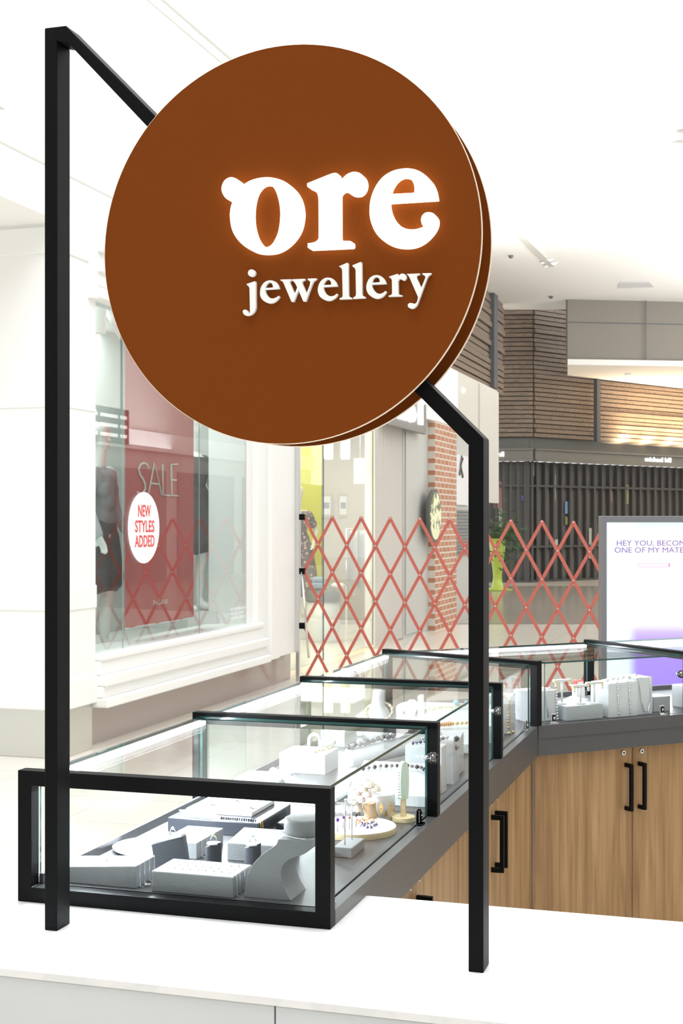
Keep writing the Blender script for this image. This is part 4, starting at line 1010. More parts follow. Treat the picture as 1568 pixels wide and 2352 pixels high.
# ---- fourth case (run two): local axes U2 along, V2 away
def blk2(s0, s1, v0, v1, h, label, m=M_LINEN, name='display_block', cat='display block', hb=None, z=TZ, hl=None):
    b = MB(m); hb = h if hb is None else hb; hl = h if hl is None else hl; tmp = bmesh.new(); bmesh.ops.create_cube(tmp, size=1)
    for w_ in tmp.verts:
        S = s0 if w_.co.x < 0 else s1; vv = v0 if w_.co.y < 0 else v1
        top = (hl if w_.co.x < 0 else h)+((hb-h) if w_.co.y > 0 else 0); w_.co = r2(S, vv, z if w_.co.z < 0 else z+top)
    bmesh.ops.bevel(tmp, geom=list(tmp.edges), offset=.002, segments=2, affect='EDGES', clamp_overlap=True)
    b._merge(tmp); p = r2((s0+s1)/2, (v0+v1)/2, z); return tag(b.build(name, loc=p), label, cat)
blk2(.02, .15, .085, .19, .115, 'white block with two thin chains just right of the corner frame')
blk2(.165, .335, .048, .15, .055, 'grey box with three white T bars on it in the fourth case', m=M_GREYBOX)
blk2(.36, .50, .045, .16, .135, 'white block with two silver chains in the fourth case', hl=.13)
blk2(.24, .357, .165, .28, .06, 'white sloping wing left of the block with silver chains', hl=.02)
blk2(.505, .585, .06, .17, .145, 'white block with a loose looped chain in the fourth case')
blk2(.60, .70, .20, .40, .10, 'white box at the back right of the fourth case')
blk2(.615, .70, .09, .17, .06, 'grey white box near the frame at the right of the fourth case', m=M_GREYBOX)
blk2(.04, .25, .38, .50, .04, 'white low tray near the lamp at the back of the fourth case')
for i, (s_, r_) in enumerate(((.055, .0014), (.095, .0014))):
    cord([r2(s_, .09, TZ+.1165), r2(s_, .083, TZ+.115), r2(s_+.004, .083, TZ+.06), r2(s_+.012, .083, TZ+.012)], r_, ['left thin chain on the block by the corner frame', 'right thin chain on the block by the corner frame'][i], group='chains by the corner frame')
beads([r2(.142, .083, TZ+.116), r2(.142, .081, TZ+.06), r2(.146, .078, TZ+.006), r2(.13, .072, TZ+.006)], .005, 'chunky silver chain at the right edge of the block by the corner frame', M_SILVER, 'necklace')
beads([r2(.03, .10, TZ+.119), r2(.08, .11, TZ+.119), r2(.14, .11, TZ+.119)], .006, 'pearl bead row on top of the block by the corner frame', M_PEARL, 'necklace', jitter=.002)
for i, (s_, v_, h_) in enumerate(((.195, .12, .145), (.26, .09, .125), (.31, .07, .135))):
    t = thing('earring_tee', r2(s_, v_, TZ+.055), ['leftmost white T bar with gold earrings on the grey box', 'middle white T bar on the grey box', 'right white T bar with gold earrings on the grey box'][i], 'earring stand', 'white T bars')
    b = MB(M_WHITE); b.cyl(r2(s_, v_, TZ+.055), .018, .005, 24, bev=.001); b.build('base', t)
    b = MB(M_WHITE); b.tube([r2(s_, v_, TZ+.059), r2(s_, v_, TZ+h_)], .004, 12); b.build('stem', t)
    b = MB(M_WHITE); b.obox(r2(s_, v_, TZ+h_), U2, V2, UP, .040, .006, .005, .002); b.build('crossbar', t)
    for k_ in (-1, 1):
        b = MB(M_GOLD, M_PEARL); p = r2(s_+k_*.033, v_-.007, TZ+h_); b.ball(p, .004, 0, 1); b.ball(p-UP*.009, .005, 0, 1); b.ball(p-UP*.018, .006, 1, 1)
        tag(b.build('earring', loc=p), ('left' if k_ < 0 else 'right')+' gold earring on the '+('leftmost', 'middle', 'right')[i]+' white T bar', 'earring', 'earrings on the T bars')
for i, s_ in enumerate((.40, .455)):
    beads([r2(s_, .05, TZ+.137), r2(s_, .043, TZ+.134), r2(s_+.003, .042, TZ+.06), r2(s_+.008, .042, TZ+.006)], .0042, ['left sparkling silver chain on the white block', 'right sparkling silver chain on the white block'][i], M_SILVER, 'necklace', group='sparkling silver chains', m2=M_CHROME)
cord([r2(.515, .065, TZ+.147), r2(.515, .058, TZ+.144), r2(.525, .057, TZ+.06), r2(.54, .056, TZ+.012), r2(.56, .056, TZ+.012), r2(.572, .057, TZ+.06), r2(.572, .058, TZ+.144), r2(.572, .066, TZ+.147)], .0017, 'long looped silver chain on the right white block of the fourth case')
beads([r2(.38, .08, TZ+.141), r2(.47, .10, TZ+.144), r2(.57, .11, TZ+.151)], .009, 'silver and pearl cuffs along the tops of the right blocks', M_PEARL, 'bracelet', 'bracelet', step=.028, m2=M_SILVER)
b = MB(M_REDTXT, M_PEARL); p = r2(.37, .25, TZ+.11); b.obox(p, U2, V2, UP, .018, .012, .014, .002); b.obox(p-V2*.0125, U2, V2, UP, .014, .0005, .010, mi=1); b.obox(p-UP*.062, U2, V2, UP, .02, .015, .047, mi=1)
tag(b.build('gift_box', loc=p), 'small red edged box standing behind the silver chain block', 'box')
b = MB(M_KRAFT, M_MINT); p = r2(.30, .34, TZ); b.cyl(p, .022, .05, 24, bev=.002); b.cyl(p+UP*.05, .022, .006, 24, mi=1); tag(b.build('jar', loc=p), 'small amber jar at the back of the fourth case', 'jar')
# ---- farthest case
blk2(.80, 1.0, .08, .2, .09, 'white block in the farthest case near the right edge of the photo')
blk2(1.02, 1.3, .1, .3, .05, 'white low box in the farthest case')

# ================================================================== DRESS SHOP WINDOW: mannequins, banner, sticker, spotlights
def capsules(name, caps, M, m, parent, voxel=.007, smooth=6):
    b = MB(m)
    for p0, r0, p1, r1 in caps:
        p0, p1 = Vector(p0), Vector(p1); d = (p1-p0)
        if d.length < 1e-5: b.ball(p0, r0, 0, 3); continue
        d.normalize(); x = d.orthogonal().normalized(); y = d.cross(x); n = 16; L = (p1-p0).length; rings = []
        st_ = [(-r0*math.sin(a), r0*math.cos(a)) for a in (1.35, 1.0, .6, .3)] + [(0, r0), (L, r1)] + [(L+r1*math.sin(a), r1*math.cos(a)) for a in (.3, .6, 1.0, 1.35)]
        for h, r in st_: rings.append([p0+d*h+(x*math.cos(2*PI*i/n)+y*math.sin(2*PI*i/n))*r for i in range(n)])
        b.loft(rings)
    o = b.build(name+'_raw'); md = o.modifiers.new('r', 'REMESH'); md.mode = 'VOXEL'; md.voxel_size = voxel; md.use_smooth_shade = True
    sm = o.modifiers.new('s', 'SMOOTH'); sm.iterations = smooth; sm.factor = .5
    bpy.context.view_layer.update()
    me = bpy.data.meshes.new_from_object(o.evaluated_get(bpy.context.evaluated_depsgraph_get()))
    bpy.data.objects.remove(o); me.transform(M); me.name = name
    me.materials.clear(); me.materials.append(m)
    ob = bpy.data.objects.new(name, me); COL.objects.link(ob)
    if parent is not None: ob.parent = parent; ob.matrix_parent_inverse = world_of(parent).inverted()
    return ob
def hand_caps(w, d, fw):
    """palm and five separate curled fingers from wrist w along d; fw is the palm's width direction"""
    w, d, fw = Vector(w), Vector(d).normalized(), Vector(fw).normalized(); n = d.cross(fw); out = []
    for k_ in (-1.3, -.4, .45, 1.3): out.append((w+fw*k_*.012, .014, w+d*.075+fw*k_*.019, .011))
    for k_, L in zip((-1.5, -.5, .5, 1.5), (.062, .074, .070, .054)):
        a = w+d*.078+fw*k_*.017; m_ = a+d*L*.55+n*.006; out += [(a, .0088, m_, .0082), (m_, .0082, m_+d*L*.42+n*.018, .0068)]
    a = w+d*.02-fw*.026; m_ = a+d*.035-fw*.022+n*.008; out += [(a, .011, m_, .0095), (m_, .0095, m_+d*.032-fw*.003+n*.012, .0075)]
    return out
def head_caps(z):
    # z: chin height; 0.235 m tall head looking along +X
    return [((0, 0, z+.15), .083, (-.025, 0, z+.145), .088), ((.018, 0, z+.155), .07, (.02, 0, z+.10), .062), ((.045, 0, z+.055), .040, (.055, 0, z+.030), .026), ((.02, 0, z+.05), .052, (.03, 0, z+.07), .055),
            ((.082, 0, z+.118), .008, (.100, 0, z+.083), .010), ((.083, 0, z+.052), .010, (.084, .010, z+.050), .008), ((.083, 0, z+.052), .010, (.084, -.010, z+.050), .008),
            ((.074, .030, z+.130), .010, (.080, .015, z+.132), .008), ((.074, -.030, z+.130), .010, (.080, -.015, z+.132), .008),
            ((-.005, .080, z+.12), .013, (-.012, .084, z+.085), .010), ((-.005, -.080, z+.12), .013, (-.012, -.084, z+.085), .010)]
def body_caps(arms, bare_leg=True):
    c_ = [((0, 0, 1.50), .050, (.012, 0, 1.66), .050)] + head_caps(1.615)
    c_ += [((0, -.10, 1.38), .085, (0, .10, 1.38), .085), ((0, -.15, 1.435), .052, (0, .15, 1.435), .052), ((0, 0, 1.25), .115, (0, 0, 1.36), .125), ((0, -.05, 1.10), .095, (0, .05, 1.10), .095), ((-.01, -.075, .96), .108, (-.01, .075, .96), .108),
           ((.06, .075, 1.31), .062, (.055, .075, 1.30), .064), ((.06, -.075, 1.31), .062, (.055, -.075, 1.30), .064)]
    for s_, (ex, wx) in zip((1, -1), arms):
        sh = V(0, .175*s_, 1.43); el = V(*ex); wr = V(*wx); d = (wr-el).normalized()
        c_ += [(sh, .050, el, .038), (el, .037, wr, .025)]; c_ += hand_caps(wr, d, V(1, 0, 0) if abs(d.x) < .8 else V(0, 0, 1))
    for s_, fx in ((1, .02), (-1, -.02)):
        hp, kn, an = V(0, .085*s_, .92), V(fx+.02, .085*s_, .50), V(fx-.02, .085*s_, .11)
        c_ += [(hp, .095, kn, .058), (kn, .056, V(fx-.01, .085*s_, .34), .054), (V(fx-.01, .085*s_, .34), .054, an, .034), (an, .034, V(fx+.02, .085*s_, .05), .032), (V(fx-.035, .085*s_, .045), .033, V(fx+.06, .088*s_, .045), .036), (V(fx+.06, .088*s_, .040), .036, V(fx+.15, .09*s_, .026), .022)]
    return c_
def basis(p, fwd): f = Vector(fwd).normalized(); return Matrix.Translation(p) @ Matrix((f, UP.cross(f), UP)).transposed().to_4x4()
# left mannequin
p = at(228, HOR, 10.95); p.z = .556
t = thing('mannequin', p, 'white mannequin in grey top and dark culottes at the left edge of the shop window', 'mannequin')
Mx = basis(p, RT*.95-FW*.3)
armsA = (((.0, .25, 1.17), (.10, .27, .97)), ((.02, -.235, 1.15), (.13, -.25, .93)))
capsules('body', body_caps(armsA), Mx, M_MANN, t)
capsules('knit_top', [((0, -.10, 1.38), .095, (0, .10, 1.38), .095), ((0, -.14, 1.43), .062, (0, .14, 1.43), .062), ((0, 0, 1.22), .128, (0, 0, 1.36), .135), ((0, -.05, 1.08), .110, (0, .05, 1.08), .110), ((.06, .075, 1.31), .070, (.055, .075, 1.30), .072), ((.06, -.075, 1.31), .070, (.055, -.075, 1.30), .072)], Mx, M_GREYKNIT, t, .010)
capsules('cardigan', [((0, s_*.165, 1.435), .066, (el[0], el[1], el[2]), .054) for s_, (el, wr) in zip((1, -1), armsA)] + [(el, .054, tuple(Vector(el).lerp(Vector(wr), .9)), .042) for el, wr in armsA] + [((-.08, .12, 1.38), .06, (-.10, .14, .80), .07), ((-.08, -.12, 1.38), .06, (-.10, -.14, .80), .07), ((-.10, .1, 1.36), .05, (-.11, -.1, 1.36), .05), ((-.12, .1, .85), .06, (-.12, -.1, .85), .06)], Mx, M_PALEBLUE, t, .010)
capsules('culottes', [((-.01, -.075, 1.00), .118, (-.01, .075, 1.00), .118), ((0, .09, .92), .12, (.02, .10, .60), .135), ((0, -.09, .92), .12, (.0, -.10, .60), .135)], Mx, M_CHAR, t, .010)
# right mannequin on its plinth
p = at(443, HOR, 12.75); p.z = .55
b = MB(M_WHITE); pb = at(468, HOR, 12.75); b.obox(V(pb.x, pb.y, .665), RT, FW, UP, .135, .16, .115, .004)
tag(b.build('plinth', loc=(pb.x, pb.y, .55)), 'white display plinth under the right mannequin in the shop window', 'plinth')
p.z = .7805; t = thing('mannequin', p, 'white mannequin in a dark sleeveless dress behind the right edge of the red banner', 'mannequin')
Mx = basis(p, RT*.75-FW*.66)
armsB = (((.0, .235, 1.16), (.06, .25, .93)), ((.0, -.245, 1.16), (.09, -.27, .94)))
capsules('body', body_caps(armsB), Mx, M_MANN, t)
capsules('dress', [((0, -.10, 1.37), .098, (0, .10, 1.37), .098), ((0, 0, 1.22), .130, (0, 0, 1.34), .138), ((0, -.05, 1.08), .115, (0, .05, 1.08), .115), ((-.01, -.075, .98), .130, (-.01, .075, .98), .130), ((0, .06, .95), .14, (.01, .07, .66), .15), ((0, -.06, .95), .14, (.01, -.07, .66), .15), ((.06, .075, 1.31), .070, (.055, .075, 1.30), .072), ((.06, -.075, 1.31), .070, (.055, -.075, 1.30), .072)], Mx, M_CHAR, t, .010)
# hanging banner
XB = -4.78
t = thing('hanging_banner', (XB, 10.4, .76), 'long red sale banner hanging inside the shop window', 'banner')
y0, y1 = on_x(287, 1440, XB).y, on_x(445, 1420, XB).y
b = MB(M_REDCLOTH)
n = 14; fr = [[V(XB+.006*math.sin(i*1.3), y0+(y1-y0)*i/n, z) for i in range(n+1)] for z in (.765, 1.5, 2.3, 3.06)]
for A, B in zip(fr, fr[1:]):
    for i in range(n): b.quad(A[i], A[i+1], B[i+1], B[i])
bmesh.ops.remove_doubles(b.bm, verts=list(b.bm.verts), dist=1e-5)
o = b.build('cloth', t); md = o.modifiers.new('s', 'SOLIDIFY'); md.thickness = .002
b = MB(M_ALU); b.tube([(XB, y0-.03, 3.07), (XB, y1+.03, 3.07)], .012, 12); b.build('top_rail', t)
b = MB(M_ALU); b.tube([(XB, y0, .765), (XB, y1, .765)], .007, 10); b.build('bottom_rail', t)
for yy in (y0+.1, y1-.1):
    b = MB(M_ALU); b.tube([(XB, yy, 3.07), (XB, yy, 3.42)], .0015, 6); b.build('cable', t)
# tall thin SALE letters built as strokes
b = MB(M_PALETXT)
def stroke(pts, r=.008):
    q_ = [on_x(px, py, XB+.012) for px, py in pts]; b.tube(q_, r, 6)
S_ = [(332+11*math.cos(a), 1083+17*math.sin(a)) for a in [-.35-PI*(i/9)*1.15 for i in range(10)]]
stroke([(341, 1075), (337, 1066), (330, 1063), (322, 1067), (318, 1078), (321, 1090), (328, 1100), (333, 1112), (333, 1124), (328, 1132), (321, 1135), (315, 1130)])
stroke([(341, 1132), (354, 1064), (371, 1137)]); stroke([(346, 1110), (364, 1112)])
stroke([(373, 1066), (374, 1137), (390, 1138)]); stroke([(407, 1066), (393, 1067), (394, 1138), (408, 1139)]); stroke([(394, 1102), (405, 1103)])
b.build('lettering', t, normals=False)
text_loops_mesh('PAGANI', .06, on_x(352, 1391, XB+.012), Y3, UP, .001, M_PALETXT, 'lettering', t, width=on_x(384, 1385, XB).y-on_x(352, 1385, XB).y)
# oval sticker on the glass
XS = -4.519
t = thing('window_sticker', (XS, 10.0, 1.5), 'white oval sticker with red words on the shop window glass', 'sticker')
pc, pr_, pt_ = on_x(331, 1212, XS), on_x(366, 1212, XS), on_x(331, 1130, XS)
b = MB(M_STICK); ry, rz = pr_.y-pc.y, pt_.z-pc.z
b.prism([[(ry*math.cos(2*PI*i/64), rz*math.sin(2*PI*i/64)) for i in range(64)]], pc-X3*.003, Y3, UP, .003); b.build('oval', t)
for word, py, pa, pb_ in (('NEW', 1186, 317, 346), ('STYLES', 1222, 310, 354), ('ADDED', 1256.5, 309.5, 354.5)):
    a_, c_ = on_x(pa, py, XS), on_x(pb_, py, XS)
    o = text_loops_mesh(word, .125, V(XS+.0005, a_.y, a_.z), Y3, UP, .001, M_REDTXT, 'lettering', t, width=c_.y-a_.y, bold=.002)
# opening hours lettering low on the glass
t = thing('window_decal', (XS, 11.5, .75), 'small white lettering low on the right corner of the shop window', 'decal')
for i, (w_, py) in enumerate((('OPEN', 1404), ('HOLIDAY', 1414), ('HOURS', 1424))):
    a_, c_ = on_x(530, py, XS), on_x(563, py, XS); text_loops_mesh(w_, .04, V(XS, a_.y, a_.z), Y3, UP, .001, M_STICK, 'lettering', t, width=c_.y-a_.y)
# window spotlights
for px, py, tl, lb in ((228, 722, 0, 'white cylinder spotlight at the top left of the shop window'), (268, 738, .7, 'tilted white cylinder spotlight beside the brown sign in the shop window'), (452, 962, .2, 'white cylinder spotlight above the right mannequin')):
    p = on_x(px, py, -5.0)
    if px > 400: p = on_x(452, 800, -5.2)
    t = thing('spotlight', p+UP*.2, lb, 'spotlight', 'window spotlights')
    ax = V(math.sin(tl)*.3, math.sin(tl), -math.cos(tl))
    b = MB(M_MANN); b.lathe([(0, -.13), (.052, -.13), (.055, 0), (.050, .002), (.052, .15), (.046, .152), (.044, .13), (0, .13)], p, 24, ax=ax); b.build('lamp_head', t)
    b = MB(M_ALU); b.tube([p-X3*.065, p-X3*.065+UP*.17, V(p.x, p.y, p.z+.2)], .008, 8); b.tube([V(p.x, p.y, p.z+.2), V(p.x, p.y, 3.42)], .014, 8); b.build('bracket', t)

# ================================================================== RED EXPANDING BARRIER
YB = 13.05; NX = .2997; X0 = -4.109-NX; ZT0, DZ = 1.66, .275
t = thing('expanding_barrier', (-2.9, YB, 0), 'red expanding trellis barrier closing off the aisle', 'barrier')
XRB = -1.40
def ztop(x): return ZT0-.022*(x-X0)
def bar(x, sgn, off):
    # a strap from the top node at x running down to the floor, clipped to the barrier's ends
    j0, j1 = 0.0, 6.0
    for lim in (X0-.004, XRB):
        v = (lim-x)/(sgn*NX/2)
        if sgn > 0: j0 = max(j0, v) if lim < 0-1.5-2 else j0; j1 = min(j1, v) if lim > -2 else j1
        else: j1 = min(j1, v) if lim < -2 else j1; j0 = max(j0, v) if lim > -2 else j0
    if j1-j0 < .3: return
    P = lambda j: V(x+sgn*NX/2*j, YB+off, ztop(x+sgn*NX/2*j)-DZ*j)
    a_, c_ = P(j0), P(j1); d = (c_-a_).normalized(); b = MB(M_RED, M_ALU)
    b.obox((a_+c_)/2, d, V(0, 1, 0), d.cross(V(0, 1, 0)), (c_-a_).length/2+.012, .003, .0155, .001)
    b.obox((a_+c_)/2+V(0, .005, 0), d, V(0, 1, 0), d.cross(V(0, 1, 0)), (c_-a_).length/2+.012, .004, .002)
    if off < 0:
        for j in range(math.ceil(j0-1e-6), int(j1+1e-6)+1): b.ball(P(j)+V(0, -.004, 0), .0095, 1, 1, (1, .5, 1))
    b.build('strap', t)
for k_ in range(-4, 12):
    x = X0+NX*k_; bar(x, 1, -.008); bar(x+NX*3, -1, .004)
b = MB(M_ALU); px_ = on_y(685, HOR, YB).x; b.box((px_-.02, YB-.025, 0), (px_+.018, YB+.025, 3.1), .003); b.build('wall_post', t)
for z in (1.655, 1.11, .56):
    b = MB(M_BLACK); b.box((px_+.016, YB-.03, z-.03), (X0+.012, YB+.02, z+.03), .002); b.build('bracket', t)
b = MB(M_ALU); b.tube([(X0-.02, YB-.02, 1.1), (X0+.06, YB-.03, .24)], .012, 8); b.build('drop_leg', t)

# ================================================================== DIGITAL ADVERTISING SCREEN
KD = 11.0
kp = cp(KD, 2.0915+.47); kp.z = 0
t = thing('advertising_screen', kp, 'freestanding digital advertising screen beside the red barrier', 'screen')
def kpt(l, z, d=0): q_ = CAMP+FW*(KD+d)+RT*l; q_.z = z; return q_
l0, l1 = 2.0915, 3.03; zk = 1.655
b = MB(mat('screen_housing', (.16, .165, .18), .4)); b.obox(kpt((l0+l1)/2, .83, .07), RT, FW, UP, (l1-l0)/2, .07, zk/2-.005, .006); b.build('housing', t)
def scr(nt, b_):
    N, L = nt.nodes, nt.links
    tc = N.new('ShaderNodeTexCoord'); sp = N.new('ShaderNodeSeparateXYZ'); L.new(tc.outputs['Generated'], sp.inputs[0])
    cr = N.new('ShaderNodeValToRGB'); e = cr.color_ramp.elements
    e[0].position = 0; e[0].color = (.36, .22, .85, 1); e[1].position = 1; e[1].color = (.70, .88, 1, 1)
    for p_, c_ in ((.31, (.42, .28, .92)), (.37, (.60, .48, .98)), (.42, (.88, .88, 1)), (.50, (1, 1, 1)), (.86, (.95, .99, 1))):
        k_ = e.new(p_); k_.color = (*c_, 1)
    L.new(sp.outputs['Z'], cr.inputs[0]); b_.inputs['Base Color'].default_value = (.02, .02, .02, 1)
    mr = N.new('ShaderNodeMapRange'); mr.interpolation_type = 'SMOOTHSTEP'; mr.inputs[1].default_value = .17; mr.inputs[2].default_value = .30; L.new(sp.outputs['X'], mr.inputs[0])
    mx = N.new('ShaderNodeMix'); mx.data_type = 'RGBA'; mx.inputs[6].default_value = (.80, .92, 1, 1); L.new(mr.outputs[0], mx.inputs[0]); L.new(cr.outputs[0], mx.inputs[7])
    L.new(mx.outputs[2], b_.inputs['Emission Color']); b_.inputs['Emission Strength'].default_value = .80; b_.inputs['Roughness'].default_value = .3
M_SCR = ramp_mat('screen_picture', scr)
b = MB(M_SCR); b.obox(kpt((l0+.042+l1-.042)/2, .90, -.002), RT, FW, UP, (l1-l0)/2-.042, .002, .70, .001); b.build('display', t)
M_VIO = mat('violet_print', (.14, .05, .26), .6, emit=(.20, .06, .42), estr=.22)
M_PALEV = mat('pale_violet_print', (.6, .6, .8), .6, emit=(.6, .6, .8), estr=.5)
M_MAG = mat('magenta_print', (.6, .1, .25), .6, emit=(.7, .12, .3), estr=.6)
def kpx(px, py): q_ = at(px, py, KD-.0045); return q_
for w_, pa, pb_, py, s_ in (('HEY YOU, BECOME', 1416, 1583, 1253.5, .063), ('ONE OF MY MATES', 1411, 1578, 1269.5, .063)):
    text_loops_mesh(w_, s_, kpx(pa, py), RT, UP, .001, M_VIO, 'lettering', t, width=(pb_-pa)*KD/FPX)
text_loops_mesh('JOIN THE KIDS CLUB', .03, kpx(1440, 1284), RT, UP, .001, M_PALEV, 'lettering', t, width=112*KD/FPX)
b = MB(M_MAG)
for (xa, ya_, xb, yb_) in ((1465, 1294, 1537, 1295), (1465, 1301.5, 1537, 1302.5), (1465, 1294, 1466, 1302.5), (1535, 1294, 1538, 1302.5)):
    a_, c_ = kpx(xa, ya_), kpx(xb, yb_); b.obox((a_+c_)/2, RT, FW, UP, (xb-xa)*KD/FPX/2, .0006, (yb_-ya_)*KD/FPX/2)
b.build('printed_box', t)

# ================================================================== HOMEWARE SHOP THINGS
for px, py0, lb in ((754, 1055, 'left glowing cylinder lamp hanging in the homeware shop'), (793, 1055, 'right glowing cylinder lamp hanging in the homeware shop')):
    p = at(px, py0, 17.2); t = thing('pendant_lamp', p, lb, 'lamp', 'glowing pendant lamps')
    b = MB(M_WARM); b.lathe([(0, 0), (.045, 0), (.058, .02), (.058, .55), (0, .55)], p, 28); b.build('lamp_shade', t)
    b = MB(M_BLACK); b.tube([p+UP*.55, V(p.x, p.y, 3.1)], .006, 6); b.build('cord', t)
p = at(709, HOR, 18.75); p.z = 0
b = MB(M_WHITE); b.cyl((p.x-.25, p.y+.25, 0), .38, .28, 40, bev=.01); tag(b.build('plinth', loc=(p.x-.25, p.y+.25, 0)), 'low white plinth under the floral mannequin in the homeware shop', 'plinth')
pm = V(p.x-.25, p.y+.25, .281)
t = thing('mannequin', pm, 'bright white mannequin in a dark floral dress behind the left end of the barrier', 'mannequin')
Mx = basis(pm, RT*.5-FW*.85)
armsC = (((-.04, .33, 1.22), (.10, .20, 1.03)), ((-.04, -.30, 1.2), (.06, -.23, .98)))
capsules('body', body_caps(armsC), Mx, M_MANNY, t, .009)
def floral(nt, b_):
    N, L = nt.nodes, nt.links; tc = N.new('ShaderNodeTexCoord'); v = N.new('ShaderNodeTexVoronoi'); v.inputs['Scale'].default_value = 16
    cr = N.new('ShaderNodeValToRGB'); e = cr.color_ramp.elements; e[0].position = .22; e[0].color = (.75, .52, .48, 1); e[1].position = .38; e[1].color = (.20, .17, .19, 1)
    L.new(tc.outputs['Object'], v.inputs['Vector']); L.new(v.outputs['Distance'], cr.inputs[0]); L.new(cr.outputs[0], b_.inputs['Base Color']); b_.inputs['Roughness'].default_value = .9
M_FLORAL = ramp_mat('floral_cloth', floral)
capsules('dress', [((0, -.12, 1.38), .105, (0, .12, 1.38), .105), ((0, 0, 1.2), .135, (0, 0, 1.34), .14), ((0, -.06, 1.08), .12, (0, .06, 1.08), .12), ((-.01, -.08, .98), .14, (-.01, .08, .98), .14), ((0, .08, .95), .15, (.01, .12, .45), .19), ((0, -.08, .95), .15, (.01, -.12, .45), .19), ((0, .17, 1.42), .07, (-.03, .25, 1.3), .07), ((0, -.17, 1.42), .07, (-.03, -.24, 1.3), .07)], Mx, M_FLORAL, t, .012)
ps = on_z(742, 1474, 0)
t = thing('display_stool', ps, 'round white stool with dark grey lid in the homeware shop', 'stool')
b = MB(M_WHITE); b.lathe([(0, 0), (.20, 0), (.22, .05), (.22, .55), (0, .55)], ps, 40); b.build('drum', t)
b = MB(M_DGREY); b.lathe([(.235, .55), (.24, .57), (.22, .66), (.15, .70), (0, .705)], ps, 40); b.build('lid', t)
q_ = ps+V(-.05, 0, .70)
b = MB(M_DENIM); b.obox(q_+UP*.05, RT, FW, UP, .11, .12, .045, .03, seg=3); b.obox(q_+UP*.13+RT*-.02, RT, FW, UP, .08, .09, .04, .03, seg=3); tag(b.build('folded_jeans', loc=q_), 'folded blue jeans stacked on the dark grey lid', 'jeans')
q_ = ps+RT*.175+V(0, 0, .70); b = MB(M_WHITE); b.ball(q_+UP*.05, .05, 0, 2, (1.7, 1, .9)); b.ball(q_+UP*.05+RT*.07, .045, 0, 2, (1.2, 1, .9)); tag(b.build('shoe', loc=q_), 'white shoe on the dark grey lid beside the folded jeans', 'shoe')
for px0, px1, lb in ((735, 763, 'left framed print on the back wall of the homeware shop'), (776, 800, 'right framed print on the back wall of the homeware shop')):
    a_, c_ = at(px0, 1188, 23.0), at(px1, 1134, 23.0); mid = (a_+c_)/2; hx, hz = (px1-px0)/2*23.0/FPX, (c_.z-a_.z)/2
    t = thing('picture_frame', mid, lb, 'picture', 'framed prints')
    b = MB(M_OLIVEF); b.obox(mid, RT, FW, UP, hx, .015, hz, .004); b.build('frame', t)
    b = MB(M_WHITE); b.obox(mid-FW*.016, RT, FW, UP, hx*.68, .002, hz*.78); b.build('mount', t)
    b = MB(M_DGREY); b.obox(mid-FW*.019, RT, FW, UP, hx*.5, .002, hz*.26); b.build('print', t)
# clothes rail deep in the shop
p0, p1 = at(795, 1215, 19.6), at(850, 1215, 20.4)
t = thing('clothes_rail', V(p0.x, p0.y, 0), 'chrome clothes rail of pale garments deep in the homeware shop', 'clothes rail')
b = MB(M_CHROME); b.tube([V(p0.x, p0.y, 0), p0, p1, V(p1.x, p1.y, 0)], .014, 10); b.build('rail', t)
for i in range(9):
    c_ = p0.lerp(p1, .1+.1*i); g_ = MB((M_GREYKNIT, M_PALEBLUE, M_WHITE, M_PINK)[i % 4]); L = .75+.1*(i % 3)
    g_.loft([[c_+FW*(sx*w_)+RT*(sy*.012)-UP*h for sx, sy in ((-1, -1), (1, -1), (1, 1), (-1, 1))] for h, w_ in ((.02, .05), (.08, .20), (.3, .19), (L, .24))]); o = g_.build('garment', loc=c_)
    tag(o, 'pale garment hanging on the chrome rail deep in the homeware shop', 'garment', 'garments on the chrome rail')
# projecting letters sign and round emblem sign
t = thing('shop_sign', (XF+.12, 19, 3.0), 'glowing white letter sign under the lower edge of the brown disc', 'sign')
XE = XF+.16
ya_, yb_ = on_x(905, 950, XE).y, on_x(975, 950, XE).y
b = MB(M_FASCIA); b.box((XF+.1, ya_-.3, 2.85), (XE, yb_+.1, 3.45), .01); b.build('backing', t)
text_loops_mesh('EST', .52, V(XE+.002, ya_+.1, 2.98), Y3, UP, .04, M_SIGNW, 'lettering', t, width=yb_-ya_-.1, bold=.02)
t = thing('round_sign', on_x(992, 1185, XF+.16), 'round pale green emblem sign on the brick pier', 'sign')
ce = on_x(992, 1185, XF+.14)
b = MB(M_DGREY); b.cyl(ce, .39, .05, 48, ax=X3, bev=.006); b.build('rim', t)
def emb(nt, b_):
    N, L = nt.nodes, nt.links; tc = N.new('ShaderNodeTexCoord'); n = N.new('ShaderNodeTexNoise'); n.inputs['Scale'].default_value = 7
    cr = N.new('ShaderNodeValToRGB'); e = cr.color_ramp.elements; e[0].position = .44; e[0].color = (.16, .17, .10, 1); e[1].position = .5; e[1].color = (.80, .82, .55, 1)
    L.new(tc.outputs['Object'], n.inputs['Vector']); L.new(n.outputs['Fac'], cr.inputs[0]); L.new(cr.outputs[0], b_.inputs['Base Color'])
b = MB(ramp_mat('emblem_face', emb)); b.cyl(ce+X3*.0505, .345, .006, 48, ax=X3); b.build('face', t)
